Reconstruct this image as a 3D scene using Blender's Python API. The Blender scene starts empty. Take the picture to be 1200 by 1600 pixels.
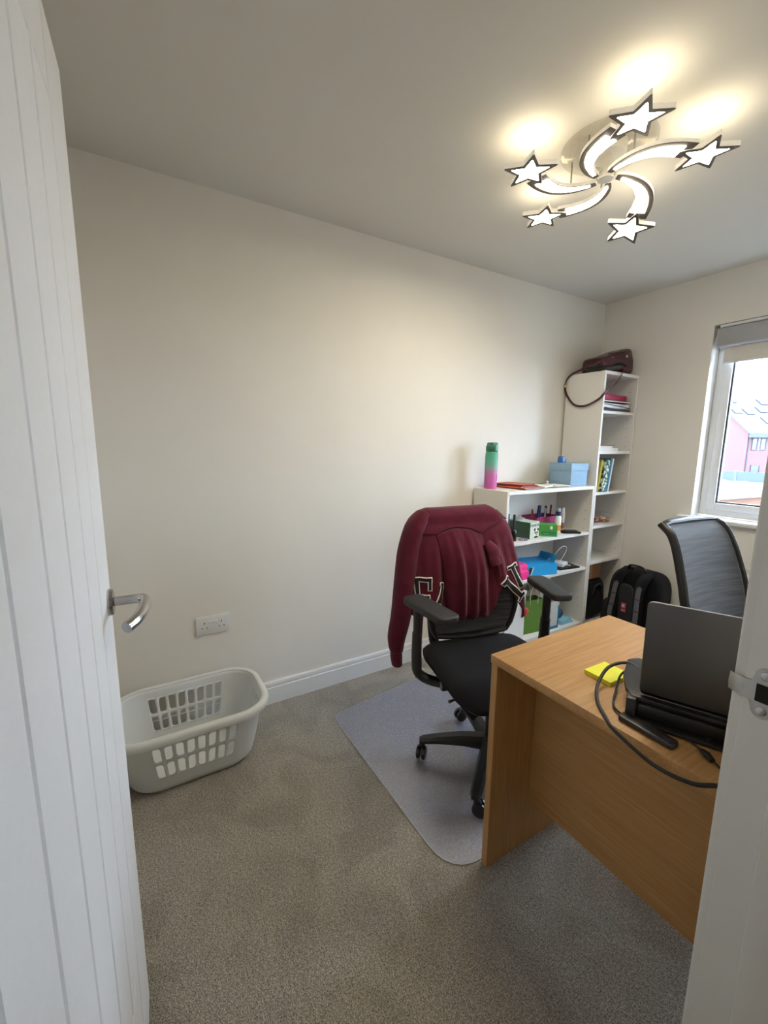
import bpy, bmesh, math, random
from mathutils import Vector, Matrix, Quaternion

# ------------------------------------------------------------------ camera, sky, exposure
scene = bpy.context.scene
col = scene.collection
R = math.radians
PI = math.pi

CAM = Vector((2.0555, -0.0622, 1.3493))
YAW, PITCH, ROLL = 1.03245, -0.15876, 0.00923
fwd = Vector((-math.sin(YAW) * math.cos(PITCH), math.cos(YAW) * math.cos(PITCH), math.sin(PITCH)))
rgt = Vector((math.cos(YAW), math.sin(YAW), 0))
upv = rgt.cross(fwd)
r2 = math.cos(ROLL) * rgt + math.sin(ROLL) * upv
u2 = -math.sin(ROLL) * rgt + math.cos(ROLL) * upv
cam_data = bpy.data.cameras.new('camera')
cam_data.sensor_fit = 'VERTICAL'
cam_data.sensor_height = 36.0
cam_data.lens = 36.0 * 659.22 / 1600.0
cam_data.clip_start = 0.02
cam_data.clip_end = 300
cam = bpy.data.objects.new('camera', cam_data)
m3 = Matrix((r2, u2, -fwd)).transposed()
cam.matrix_world = Matrix.Translation(CAM) @ m3.to_4x4()
col.objects.link(cam)
scene.camera = cam

SKY = 27.0            # overcast daylight
LAMP = 80.0          # star diffusers
LEAK = 13.0          # light that leaves the top of the stars
HALL_FILL = 9.0          # added hall fill lamp, emission strength
EXPOSURE = 0.0

world = bpy.data.worlds.new('overcast_sky')
scene.world = world
world.use_nodes = True
wn = world.node_tree
bgn = wn.nodes['Background']
bgn.inputs['Color'].default_value = (0.76, 0.90, 1.12, 1)
bgn.inputs['Strength'].default_value = SKY

vs = scene.view_settings
vs.view_transform = 'Standard'
vs.look = 'None'
vs.exposure = EXPOSURE
vs.gamma = 1.0
vs.use_curve_mapping = False

# ------------------------------------------------------------------ helpers
def lin(c):
    def f(v):
        v = v / 255.0
        return v / 12.92 if v <= 0.04045 else ((v + 0.055) / 1.055) ** 2.4
    return (f(c[0]), f(c[1]), f(c[2]), 1.0)

MATS = {}
def mat(name, rgb=(200, 200, 200), rough=0.5, metal=0.0, var=0.06, vscale=30.0, bump=0.0, bscale=200.0,
        emit=None, estr=0.0, coat=0.0, sheen=0.0, spec=0.5, stretch=(1, 1, 1), trans=0.0, alpha=1.0):
    """plain principled material with a noise variation in its colour and an optional fine relief"""
    if name in MATS:
        return MATS[name]
    m = bpy.data.materials.new(name)
    m.use_nodes = True
    nt = m.node_tree
    b = nt.nodes['Principled BSDF']
    c = lin(rgb)
    tc = nt.nodes.new('ShaderNodeTexCoord')
    mp = nt.nodes.new('ShaderNodeMapping')
    mp.inputs['Scale'].default_value = stretch
    nt.links.new(tc.outputs['Object'], mp.inputs['Vector'])
    if var > 0:
        nz = nt.nodes.new('ShaderNodeTexNoise')
        nz.inputs['Scale'].default_value = vscale
        nz.inputs['Detail'].default_value = 4
        nt.links.new(mp.outputs['Vector'], nz.inputs['Vector'])
        cr = nt.nodes.new('ShaderNodeValToRGB')
        cr.color_ramp.elements[0].position = 0.3
        cr.color_ramp.elements[1].position = 0.7
        cr.color_ramp.elements[0].color = tuple(v * (1 - var) for v in c[:3]) + (1,)
        cr.color_ramp.elements[1].color = tuple(min(1, v * (1 + var)) for v in c[:3]) + (1,)
        nt.links.new(nz.outputs['Fac'], cr.inputs['Fac'])
        nt.links.new(cr.outputs['Color'], b.inputs['Base Color'])
    else:
        b.inputs['Base Color'].default_value = c
    b.inputs['Roughness'].default_value = rough
    b.inputs['Metallic'].default_value = metal
    b.inputs['Specular IOR Level'].default_value = spec
    if coat: b.inputs['Coat Weight'].default_value = coat
    if sheen:
        b.inputs['Sheen Weight'].default_value = sheen
    if trans: b.inputs['Transmission Weight'].default_value = trans
    if alpha < 1: b.inputs['Alpha'].default_value = alpha
    if emit is not None:
        b.inputs['Emission Color'].default_value = lin(emit)
        b.inputs['Emission Strength'].default_value = estr
    if bump > 0:
        n2 = nt.nodes.new('ShaderNodeTexNoise')
        n2.inputs['Scale'].default_value = bscale
        n2.inputs['Detail'].default_value = 3
        nt.links.new(mp.outputs['Vector'], n2.inputs['Vector'])
        bp = nt.nodes.new('ShaderNodeBump')
        bp.inputs['Strength'].default_value = bump
        bp.inputs['Distance'].default_value = 0.004
        nt.links.new(n2.outputs['Fac'], bp.inputs['Height'])
        nt.links.new(bp.outputs['Normal'], b.inputs['Normal'])
    MATS[name] = m
    return m

def wood(name, axis, base=(193, 149, 94), dark=(166, 121, 71)):
    if name in MATS: return MATS[name]
    m = bpy.data.materials.new(name); m.use_nodes = True
    nt = m.node_tree; b = nt.nodes['Principled BSDF']
    tc = nt.nodes.new('ShaderNodeTexCoord'); mp = nt.nodes.new('ShaderNodeMapping')
    sc = [110, 110, 110]; sc[axis] = 4.0
    mp.inputs['Scale'].default_value = sc
    nt.links.new(tc.outputs['Object'], mp.inputs['Vector'])
    n = nt.nodes.new('ShaderNodeTexNoise'); n.inputs['Scale'].default_value = 1.6
    n.inputs['Detail'].default_value = 6; n.inputs['Distortion'].default_value = 0.6
    nt.links.new(mp.outputs['Vector'], n.inputs['Vector'])
    mp2 = nt.nodes.new('ShaderNodeMapping')
    sc2 = [9, 9, 9]; sc2[axis] = 0.7
    mp2.inputs['Scale'].default_value = sc2
    nt.links.new(tc.outputs['Object'], mp2.inputs['Vector'])
    n2 = nt.nodes.new('ShaderNodeTexNoise'); n2.inputs['Scale'].default_value = 1.3
    n2.inputs['Detail'].default_value = 3; n2.inputs['Distortion'].default_value = 1.2
    nt.links.new(mp2.outputs['Vector'], n2.inputs['Vector'])
    mx = nt.nodes.new('ShaderNodeMath'); mx.operation = 'ADD'
    nt.links.new(n.outputs['Fac'], mx.inputs[0]); w2 = nt.nodes.new('ShaderNodeMath'); w2.operation = 'MULTIPLY_ADD'; w2.inputs[1].default_value = 0.5; w2.inputs[2].default_value = 0.25
    nt.links.new(n2.outputs['Fac'], w2.inputs[0]); nt.links.new(w2.outputs[0], mx.inputs[1])
    cr = nt.nodes.new('ShaderNodeValToRGB')
    e = cr.color_ramp.elements
    e[0].position = 0.36; e[0].color = lin(dark)
    e[1].position = 0.62; e[1].color = lin(base)
    hf = nt.nodes.new('ShaderNodeMath'); hf.operation = 'MULTIPLY'; hf.inputs[1].default_value = 0.5
    nt.links.new(mx.outputs[0], hf.inputs[0]); nt.links.new(hf.outputs[0], cr.inputs['Fac'])
    nt.links.new(cr.outputs['Color'], b.inputs['Base Color'])
    b.inputs['Roughness'].default_value = 0.48
    bp = nt.nodes.new('ShaderNodeBump'); bp.inputs['Strength'].default_value = 0.08; bp.inputs['Distance'].default_value = 0.002
    nt.links.new(n.outputs['Fac'], bp.inputs['Height']); nt.links.new(bp.outputs['Normal'], b.inputs['Normal'])
    MATS[name] = m
    return m

def empty(name, loc=(0, 0, 0), rz=0.0, rot=None):
    o = bpy.data.objects.new(name, None)
    o.empty_display_size = 0.05
    o.location = loc
    o.rotation_euler = rot if rot else (0, 0, rz)
    col.objects.link(o)
    return o

def tag(o, label, cat, group=None):
    o['label'] = label; o['category'] = cat
    if group: o['group'] = group
    return o

def obj(name, bm, m, parent=None, loc=(0, 0, 0), rot=(0, 0, 0), smooth=True, angle=35, label=None, solid=0.0):
    me = bpy.data.meshes.new(name)
    if isinstance(bm, bmesh.types.BMesh):
        bmesh.ops.recalc_face_normals(bm, faces=bm.faces[:])
        bm.to_mesh(me); bm.free()
    else:
        me = bm
    if m is not None and len(me.materials) == 0:
        me.materials.append(m if not isinstance(m, str) else MATS[m])
    if smooth:
        for p in me.polygons: p.use_smooth = True
        me.set_sharp_from_angle(angle=R(angle))
    o = bpy.data.objects.new(name, me)
    o.location = loc; o.rotation_euler = rot
    col.objects.link(o)
    if parent is not None: o.parent = parent
    if label: o['label'] = label
    if solid:
        md = o.modifiers.new('thickness', 'SOLIDIFY'); md.thickness = abs(solid); md.offset = -1 if solid > 0 else 1
    return o

def struct(name, bm, m, parent=None, **k):
    o = obj(name, bm, m, parent, **k)
    if parent is None: o['kind'] = 'structure'
    return o

def add(dst, src):
    me = bpy.data.meshes.new('tmp')
    src.to_mesh(me); src.free()
    dst.from_mesh(me)
    bpy.data.meshes.remove(me)
    return dst

def box(x0, x1, y0, y1, z0, z1, bev=0.0, seg=2):
    bm = bmesh.new()
    bmesh.ops.create_cube(bm, size=1.0)
    for v in bm.verts:
        v.co = Vector((x0 + (v.co.x + .5) * (x1 - x0), y0 + (v.co.y + .5) * (y1 - y0), z0 + (v.co.z + .5) * (z1 - z0)))
    if bev > 0:
        bmesh.ops.bevel(bm, geom=bm.edges[:], offset=bev, segments=seg, affect='EDGES', profile=0.5)
    return bm

def boxes(*bs):
    bm = bmesh.new()
    for b in bs: add(bm, box(*b))
    return bm

def xf(bm, M):
    bm.transform(M); return bm

def prism(pts, z0, z1, bev=0.0, seg=2):
    """2-D outline extruded along z"""
    bm = bmesh.new()
    lo = [bm.verts.new((p[0], p[1], z0)) for p in pts]
    hi = [bm.verts.new((p[0], p[1], z1)) for p in pts]
    n = len(pts)
    bm.faces.new(list(reversed(lo))); bm.faces.new(hi)
    for i in range(n):
        j = (i + 1) % n
        bm.faces.new((lo[i], lo[j], hi[j], hi[i]))
    bmesh.ops.recalc_face_normals(bm, faces=bm.faces[:])
    if bev > 0:
        ed = [e for e in bm.edges if abs(e.verts[0].co.z - e.verts[1].co.z) < 1e-7]
        bmesh.ops.bevel(bm, geom=ed, offset=bev, segments=seg, affect='EDGES', profile=0.5)
    return bm

def rrect(w, d, r, n=6, cx=0, cy=0):
    pts = []
    for (sx, sy, a0) in ((1, 1, 0), (-1, 1, 90), (-1, -1, 180), (1, -1, 270)):
        for k in range(n + 1):
            a = R(a0 + 90 * k / n)
            pts.append((cx + sx * (w / 2 - r) + r * math.cos(a), cy + sy * (d / 2 - r) + r * math.sin(a)))
    return pts

def lathe(prof, n=24, cap=True):
    """profile of (radius, z) turned about z"""
    bm = bmesh.new()
    rings = []
    for (r, z) in prof:
        if r < 1e-6:
            rings.append([bm.verts.new((0, 0, z))])
        else:
            rings.append([bm.verts.new((r * math.cos(2 * PI * k / n), r * math.sin(2 * PI * k / n), z)) for k in range(n)])
    for a, b in zip(rings, rings[1:]):
        for k in range(n):
            j = (k + 1) % n
            if len(a) == 1 and len(b) == 1: continue
            if len(a) == 1: bm.faces.new((a[0], b[j], b[k]))
            elif len(b) == 1: bm.faces.new((a[k], a[j], b[0]))
            else: bm.faces.new((a[k], a[j], b[j], b[k]))
    if cap:
        if len(rings[0]) > 1: bm.faces.new(list(reversed(rings[0])))
        if len(rings[-1]) > 1: bm.faces.new(rings[-1])
    return bm

def spline(pts, sub=6, closed=False):
    P = [Vector(p) for p in pts]
    out = []
    n = len(P)
    rng = range(n if closed else n - 1)
    for i in rng:
        if closed:
            p0, p1, p2, p3 = P[(i - 1) % n], P[i], P[(i + 1) % n], P[(i + 2) % n]
        else:
            p0, p1, p2, p3 = P[max(i - 1, 0)], P[i], P[i + 1], P[min(i + 2, n - 1)]
        for k in range(sub):
            t = k / sub
            out.append(0.5 * ((2 * p1) + (-p0 + p2) * t + (2 * p0 - 5 * p1 + 4 * p2 - p3) * t * t + (-p0 + 3 * p1 - 3 * p2 + p3) * t ** 3))
    if not closed: out.append(P[-1])
    return out

def tube(pts, r, n=8, closed=False, sub=0, flat=None, up=None):
    """tube along pts; r a number or a list; flat=(a,b) scales the two section axes; up fixes the section's first axis"""
    P = spline(pts, sub, closed) if sub else [Vector(p) for p in pts]
    m = len(P)
    if not isinstance(r, (int, float)):
        rr = []
        for i in range(m):
            t = i / max(1, (m if closed else m - 1)) * (len(r) - 1)
            k = min(int(t), len(r) - 2); f = t - k
            rr.append(r[k] * (1 - f) + r[k + 1] * f)
    else:
        rr = [r] * m
    bm = bmesh.new()
    rings = []
    prev = None
    for i in range(m):
        if closed: t = P[(i + 1) % m] - P[(i - 1) % m]
        else: t = P[min(i + 1, m - 1)] - P[max(i - 1, 0)]
        t.normalize()
        if up is not None:
            a = Vector(up) - t * Vector(up).dot(t)
            if a.length < 1e-4: a = t.orthogonal()
        elif prev is None: a = t.orthogonal()
        else:
            a = prev - t * prev.dot(t)
            if a.length < 1e-5: a = t.orthogonal()
        a.normalize(); prev = a
        b = t.cross(a)
        fa, fb = flat if flat else (1, 1)
        rings.append([bm.verts.new(P[i] + rr[i] * (fa * a * math.cos(2 * PI * k / n) + fb * b * math.sin(2 * PI * k / n))) for k in range(n)])
    for i in range(m if closed else m - 1):
        A, B = rings[i], rings[(i + 1) % m]
        for k in range(n):
            j = (k + 1) % n
            bm.faces.new((A[k], A[j], B[j], B[k]))
    if not closed:
        bm.faces.new(list(reversed(rings[0]))); bm.faces.new(rings[-1])
    return bm

def grid(nu, nv, fn, loop=False):
    bm = bmesh.new()
    V = [[bm.verts.new(fn(i / nu, j / nv)) for j in range(nv + 1)] for i in range(nu + (0 if loop else 1))]
    for i in range(nu):
        a, b = V[i], V[(i + 1) % len(V)]
        for j in range(nv):
            bm.faces.new((a[j], b[j], b[j + 1], a[j + 1]))
    return bm

def copy_tree(o, parent=None):
    c = o.copy(); col.objects.link(c)
    c.parent = parent
    for ch in o.children: copy_tree(ch, c)
    return c

def text_mesh(s, size, m, parent, loc, rot, name='lettering', extrude=0.0004, align='CENTER', sx=1.0, label=None):
    cu = bpy.data.curves.new(name, 'FONT')
    cu.body = s; cu.size = size; cu.extrude = extrude; cu.align_x = align; cu.align_y = 'CENTER'; cu.resolution_u = 3
    t = bpy.data.objects.new(name, cu); col.objects.link(t)
    dg = bpy.context.evaluated_depsgraph_get()
    me = bpy.data.meshes.new_from_object(t.evaluated_get(dg))
    bpy.data.objects.remove(t); bpy.data.curves.remove(cu)
    me.materials.clear(); me.materials.append(m)
    o = bpy.data.objects.new(name, me); o.location = loc; o.rotation_euler = rot; o.scale = (sx, 1, 1)
    col.objects.link(o); o.parent = parent
    if label: o['label'] = label
    return o

def hash01(i, s=0):
    return random.Random(i * 7919 + s * 104729 + 13).random()

# ------------------------------------------------------------------ materials of the room
M_wall = mat('wall_paint', (238, 235, 229), 0.9, var=0.015, vscale=3, bump=0.05, bscale=260, spec=0.2)
M_ceil = mat('ceiling_paint', (222, 220, 215), 0.95, var=0.012, vscale=2, bump=0.04, bscale=200, spec=0.15)
M_gloss = mat('white_gloss_paint', (236, 238, 240), 0.38, var=0.01, vscale=6)
M_door = mat('white_door_paint', (238, 240, 244), 0.45, var=0.012, vscale=60, bump=0.06, bscale=420)
M_upvc = mat('white_upvc', (240, 242, 246), 0.3, var=0.006, vscale=8)
M_chrome = mat('satin_chrome', (190, 190, 192), 0.22, 1.0, var=0.03, vscale=50)
M_black = mat('black_plastic', (24, 24, 26), 0.42, var=0.1, vscale=60, bump=0.05, bscale=600)
M_blackgloss = mat('black_gloss', (14, 14, 16), 0.2, var=0.1)
M_blackfab = mat('black_fabric', (17, 17, 22), 0.95, var=0.25, vscale=300, bump=0.35, bscale=900, sheen=0.08, spec=0.15)
M_melamine = mat('white_melamine', (232, 230, 226), 0.45, var=0.008, vscale=5)
M_white = mat('white_plastic', (234, 236, 238), 0.4, var=0.01, vscale=10)
M_paper = mat('white_paper', (232, 230, 226), 0.8, var=0.03, vscale=40)

def carpet():
    m = bpy.data.materials.new('grey_carpet'); m.use_nodes = True
    nt = m.node_tree; b = nt.nodes['Principled BSDF']
    tc = nt.nodes.new('ShaderNodeTexCoord')
    def noise(scale, detail=4, dist=0.0):
        n = nt.nodes.new('ShaderNodeTexNoise'); n.inputs['Scale'].default_value = scale
        n.inputs['Detail'].default_value = detail; n.inputs['Distortion'].default_value = dist
        nt.links.new(tc.outputs['Object'], n.inputs['Vector']); return n
    fine, mid, big = noise(300, 4), noise(110, 4), noise(4.5, 6, 1.0)
    def ramp(n, a, b_, p0, p1):
        c = nt.nodes.new('ShaderNodeValToRGB')
        c.color_ramp.elements[0].color = a; c.color_ramp.elements[1].color = b_
        c.color_ramp.elements[0].position = p0; c.color_ramp.elements[1].position = p1
        nt.links.new(n.outputs['Fac'], c.inputs['Fac']); return c
    r1 = ramp(fine, lin((100, 94, 84)), lin((210, 203, 192)), 0.32, 0.68)
    r2 = ramp(mid, (0.72, 0.72, 0.72, 1), (1.10, 1.10, 1.10, 1), 0.32, 0.68)
    r3 = ramp(big, (0.90, 0.895, 0.89, 1), (1.12, 1.12, 1.12, 1), 0.38, 0.58)
    x1 = nt.nodes.new('ShaderNodeMixRGB'); x1.blend_type = 'MULTIPLY'; x1.inputs[0].default_value = 1
    nt.links.new(r1.outputs[0], x1.inputs[1]); nt.links.new(r2.outputs[0], x1.inputs[2])
    x2 = nt.nodes.new('ShaderNodeMixRGB'); x2.blend_type = 'MULTIPLY'; x2.inputs[0].default_value = 1
    nt.links.new(x1.outputs[0], x2.inputs[1]); nt.links.new(r3.outputs[0], x2.inputs[2])
    nt.links.new(x2.outputs[0], b.inputs['Base Color'])
    b.inputs['Roughness'].default_value = 1.0; b.inputs['Specular IOR Level'].default_value = 0.05
    b.inputs['Sheen Weight'].default_value = 0.15
    ad = nt.nodes.new('ShaderNodeMath'); ad.operation = 'ADD'
    nt.links.new(fine.outputs['Fac'], ad.inputs[0]); nt.links.new(mid.outputs['Fac'], ad.inputs[1])
    bp = nt.nodes.new('ShaderNodeBump'); bp.inputs['Strength'].default_value = 0.7; bp.inputs['Distance'].default_value = 0.008
    nt.links.new(ad.outputs[0], bp.inputs['Height']); nt.links.new(bp.outputs['Normal'], b.inputs['Normal'])
    return m
M_carpet = carpet()

# ------------------------------------------------------------------ room shell
H = 2.4; D = 3.095; XR = 1.86; YN = -0.30
WX0, WX1, WZ0, WZ1 = 0.73, 1.76, 0.905, 2.093       # window opening
DY0, DY1, DH = -0.19, 0.617, 2.02                    # door opening in the right wall
HX = 3.05                                            # far side of the hall
struct('floor', box(-0.1, HX + 0.1, -1.6, D + 0.3, -0.12, 0.0), M_carpet, smooth=False)
struct('ceiling', box(-0.1, HX + 0.1, -1.6, D + 0.3, H, H + 0.12), M_ceil, smooth=False)
struct('wall_left', box(-0.12, 0.0, YN - 0.1, D + 0.3, 0, H), M_wall, smooth=False)
struct('wall_back', boxes((0, WX0, D, D + 0.30, 0, H), (WX1, XR + 0.12, D, D + 0.30, 0, H),
                          (WX0, WX1, D, D + 0.30, 0, WZ0 - 0.03), (WX0, WX1, D, D + 0.30, WZ1, H)), M_wall, smooth=False)
struct('wall_right', boxes((XR, XR + 0.12, DY1 + 0.03, D, 0, H), (XR, XR + 0.12, -1.5, DY0 - 0.03, 0, H),
                           (XR, XR + 0.12, DY0 - 0.03, DY1 + 0.03, DH + 0.03, H)), M_wall, smooth=False)
struct('wall_front', box(0, XR, YN - 0.1, YN, 0, H), M_wall, smooth=False)
struct('wall_hall', boxes((HX, HX + 0.1, -1.6, 2.3, 0, H), (XR + 0.12, HX, -1.6, -1.5, 0, H), (XR + 0.12, HX, 2.2, 2.3, 0, H)), M_wall, smooth=False)

def skirting(name, L, M):
    """moulded skirting board: profile in (out, up), run along local x"""
    prof = [(0, 0), (0.018, 0), (0.018, 0.086), (0.0165, 0.089), (0.0135, 0.0905), (0.0145, 0.094), (0.0145, 0.108), (0.012, 0.115), (0.006, 0.118), (0, 0.118)]
    bm = bmesh.new()
    a = [bm.verts.new((0, -p[0], p[1])) for p in prof]
    b = [bm.verts.new((L, -p[0], p[1])) for p in prof]
    n = len(prof)
    for i in range(n):
        j = (i + 1) % n
        bm.faces.new((a[i], a[j], b[j], b[i]))
    bm.faces.new(a); bm.faces.new(list(reversed(b)))
    bm.transform(M)
    return struct(name, bm, M_gloss, angle=25)
Rz = lambda a: Matrix.Rotation(R(a), 4, 'Z')
T = lambda x, y, z=0: Matrix.Translation((x, y, z))
skirting('baseboard_left', D - YN, T(0, YN) @ Rz(90))
skirting('baseboard_back', XR, T(0, D))
skirting('baseboard_right', D - 0.69, T(XR, D) @ Rz(-90))
skirting('baseboard_front', XR, T(XR, YN) @ Rz(180))

# ---- window
win = empty('window_1', (0, D, 0)); win['kind'] = 'structure'
fy0, fy1 = 0.095, 0.165     # frame depth inside the reveal
def wframe(x0, x1, z0, z1, w, y0, y1, bev=0.006):
    bm = bmesh.new()
    for b in ((x0, x0 + w, y0, y1, z0, z1), (x1 - w, x1, y0, y1, z0, z1), (x0 + w, x1 - w, y0, y1, z0, z0 + w), (x0 + w, x1 - w, y0, y1, z1 - w, z1)):
        add(bm, box(*b, bev))
    return bm
XM = 1.245
wf = wframe(WX0 + 0.002, WX1 - 0.002, WZ0 + 0.002, WZ1 - 0.002, 0.045, fy0, fy1)
add(wf, box(XM - 0.03, XM + 0.03, fy0, fy1, WZ0 + 0.04, WZ1 - 0.04, 0.006))
obj('window_frame', wf, M_upvc, win)
M_gasket = mat('dark_gasket', (60, 62, 66), 0.6, var=0.05)
def pane_glass():
    m = bpy.data.materials.new('window_glass'); m.use_nodes = True
    nt = m.node_tree; nt.nodes.remove(nt.nodes['Principled BSDF'])
    tr = nt.nodes.new('ShaderNodeBsdfTransparent'); tr.inputs[0].default_value = (0.96, 0.98, 0.98, 1)
    gl = nt.nodes.new('ShaderNodeBsdfGlossy'); gl.inputs['Roughness'].default_value = 0.02
    mx = nt.nodes.new('ShaderNodeMixShader'); mx.inputs[0].default_value = 0.05
    nt.links.new(tr.outputs[0], mx.inputs[1]); nt.links.new(gl.outputs[0], mx.inputs[2])
    nt.links.new(mx.outputs[0], nt.nodes['Material Output'].inputs['Surface'])
    return m
M_glass = pane_glass()
for (a, b) in ((WX0 + 0.042, XM - 0.028), (XM + 0.028, WX1 - 0.042)):
    s = obj('sash', wframe(a, b, WZ0 + 0.042, WZ1 - 0.042, 0.048, fy0 - 0.012, fy1 - 0.015, 0.008), M_upvc, win)
    obj('gasket', wframe(a + 0.046, b - 0.046, WZ0 + 0.088, WZ1 - 0.088, 0.011, fy0 - 0.002, fy0 + 0.014, 0.0), M_gasket, s)
    obj('pane', box(a + 0.046, b - 0.046, fy0 + 0.006, fy0 + 0.010, WZ0 + 0.088, WZ1 - 0.088), M_glass, s, smooth=False)
sill = box(WX0 - 0.07, WX1 + 0.06, -0.045, 0.0, WZ0 - 0.028, WZ0, 0.009, 3)
add(sill, box(WX0 + 0.001, WX1 - 0.001, -0.005, 0.10, WZ0 - 0.028, WZ0 - 0.0005))
obj('window_sill', sill, M_gloss, win)

# ---- roller blind
M_blindcase = mat('grey_blind_cassette', (176, 178, 182), 0.5, var=0.02)
M_blindcloth = mat('blind_cloth', (226, 222, 214), 0.9, var=0.03, vscale=90, bump=0.05, bscale=700)
bl = tag(empty('roller_blind', (0, D, 0)), 'rolled up grey roller blind across the top of the window', 'blind')
obj('cassette', xf(prism(rrect(0.075, 0.115, 0.014, 4), WX0 + 0.022, WX1 - 0.022, 0.002), T(0, 0.035, 2.015) @ Matrix(((0, 0, 1, 0), (1, 0, 0, 0), (0, 1, 0, 0), (0, 0, 0, 1)))), M_blindcase, bl)
obj('head_rail', box(WX0 + 0.03, WX1 - 0.03, 0.002, 0.07, 2.0735, 2.0895, 0.003), M_white, bl)
obj('blind_fabric', box(WX0 + 0.05, WX1 - 0.05, 0.045, 0.0463, 1.872, 1.96), M_blindcloth, bl, smooth=False)
obj('bottom_bar', box(WX0 + 0.048, WX1 - 0.048, 0.041, 0.050, 1.862, 1.876, 0.003), M_white, bl)
br = obj('bracket', box(WX0 + 0.016, WX0 + 0.022, 0.005, 0.066, 1.965, 2.072, 0.002), M_white, bl)
obj('chain_wheel', xf(lathe([(0.0, 0), (0.022, 0), (0.024, .003), (0.022, .006), (0.0, .006)], 20), T(WX0 + 0.011, 0.035, 2.015) @ Matrix.Rotation(R(90), 4, 'Y')), M_white, br)
obj('bracket', box(WX1 - 0.022, WX1 - 0.016, 0.005, 0.066, 1.965, 2.072, 0.002), M_white, bl)

# ---- radiator under the window
M_rad = mat('white_radiator_enamel', (232, 232, 230), 0.35, var=0.01)
rad = tag(empty('radiator', (0, D, 0)), 'white panel radiator on the wall below the window', 'radiator')
rx0, rx1, rz0, rz1 = 1.05, 1.70, 0.14, 0.645
def radf(u, v):
    x = rx0 + 0.03 + (rx1 - rx0 - 0.06) * u
    return (x, -0.085 + 0.005 * math.cos(u * 18 * 2 * PI), rz0 + 0.02 + (rz1 - rz0 - 0.05) * v)
rp = grid(144, 2, radf)
obj('front_panel', rp, M_rad, rad, solid=0.002)
obj('casing', boxes((rx0, rx0 + 0.03, -0.09, -0.03, rz0, rz1, 0.004), (rx1 - 0.03, rx1, -0.09, -0.03, rz0, rz1, 0.004),
                    (rx0, rx1, -0.082, -0.035, rz0, rz0 + 0.03, 0.003), (rx0, rx1, -0.088, -0.078, rz1 - 0.035, rz1 - 0.004, 0.003)), M_rad, rad)
gr = bmesh.new()
k = rx0 + 0.004
add(gr, box(rx0, rx1, -0.09, -0.082, rz1 - 0.006, rz1)); add(gr, box(rx0, rx1, -0.038, -0.03, rz1 - 0.006, rz1))
while k < rx1:
    add(gr, box(k, k + 0.006, -0.083, -0.037, rz1 - 0.005, rz1 - 0.001)); k += 0.016
obj('top_grille', gr, M_rad, rad, smooth=False)
for bx_ in (rx0 + 0.1, rx1 - 0.13):
    obj('bracket', box(bx_, bx_ + 0.03, -0.04, 0.0, rz0 + 0.05, rz1 - 0.05), M_rad, rad, smooth=False)
obj('pipe', tube([(rx0 + 0.015, -0.06, rz0 + 0.02), (rx0 + 0.015, -0.06, 0.0)], 0.0075, 10), M_chrome, rad)

# ---- door lining, architraves, strike plate
fr = empty('trim_1', (0, 0, 0)); fr['kind'] = 'structure'
jb = bmesh.new()
add(jb, box(XR - 0.004, XR + 0.124, DY1, DY1 + 0.03, 0, DH + 0.03, 0.002))
add(jb, box(XR - 0.004, XR + 0.124, DY0 - 0.03, DY0, 0, DH + 0.03, 0.002))
add(jb, box(XR - 0.004, XR + 0.124, DY0, DY1, DH, DH + 0.03, 0.002))
obj('door_lining', jb, M_gloss, fr)
sb = bmesh.new()
for (y0, y1) in ((DY1 - 0.013, DY1), (DY0, DY0 + 0.013)):
    add(sb, box(XR + 0.040, XR + 0.084, y0, y1, 0, DH, 0.003))
add(sb, box(XR + 0.040, XR + 0.084, DY0 + 0.013, DY1 - 0.013, DH - 0.013, DH, 0.003))
obj('door_stop', sb, M_gloss, fr)
for (xa, xb) in ((XR - 0.018, XR), (XR + 0.12, XR + 0.138)):
    am = bmesh.new()
    add(am, box(xa, xb, DY1 + 0.006, DY1 + 0.066, 0, DH + 0.075, 0.005, 3))
    add(am, box(xa, xb, DY0 - 0.066, DY0 - 0.006, 0, DH + 0.075, 0.005, 3))
    add(am, box(xa, xb, DY0 - 0.0055, DY1 + 0.0055, DH + 0.012, DH + 0.075, 0.005, 3))
    obj('architrave', am, M_gloss, fr)
# strike plate on the jamb, with its curved lip and two screws
SZ = 1.036
M_strike = mat('nickel_plate', (186, 184, 180), 0.3, 1.0, var=0.04, vscale=80)
def plate_outline():
    c = []
    for (cx, cz, a0, a1) in ((XR + 0.016, 0.029, 0, 180), ):
        pass
    # x is depth into the jamb, y is height, lobes at top and bottom
    pts = []
    xc = XR + 0.018
    for k in range(13):
        a = R(0 + 180 * k / 12); pts.append((xc + 0.0115 * math.cos(a), 0.023 + 0.0115 * math.sin(a)))
    pts += [(XR + 0.004, 0.014), (XR - 0.006, 0.013), (XR - 0.006, -0.013), (XR + 0.004, -0.014)]
    for k in range(13):
        a = R(180 + 180 * k / 12); pts.append((xc + 0.0115 * math.cos(a), -0.023 + 0.0115 * math.sin(a)))
    return pts
sp = prism(plate_outline(), 0, 0.0022, 0.0005, 1)
MP = Matrix(((1, 0, 0, 0), (0, 0, -1, DY1 + 0.0), (0, 1, 0, SZ), (0, 0, 0, 1)))
strike = obj('strike_plate', xf(sp, MP), M_strike, fr, label='nickel strike plate with two screws')
lip = tube([(XR - 0.005, DY1 - 0.0015, SZ), (XR - 0.013, DY1 + 0.0005, SZ), (XR - 0.021, DY1 + 0.005, SZ)], 0.0125, 4, flat=(1, 0.10), up=(0, 0, 1), sub=4)
obj('lip', lip, M_strike, strike)
M_hole = mat('dark_hole', (14, 14, 14), 0.8, var=0.1)
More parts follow.
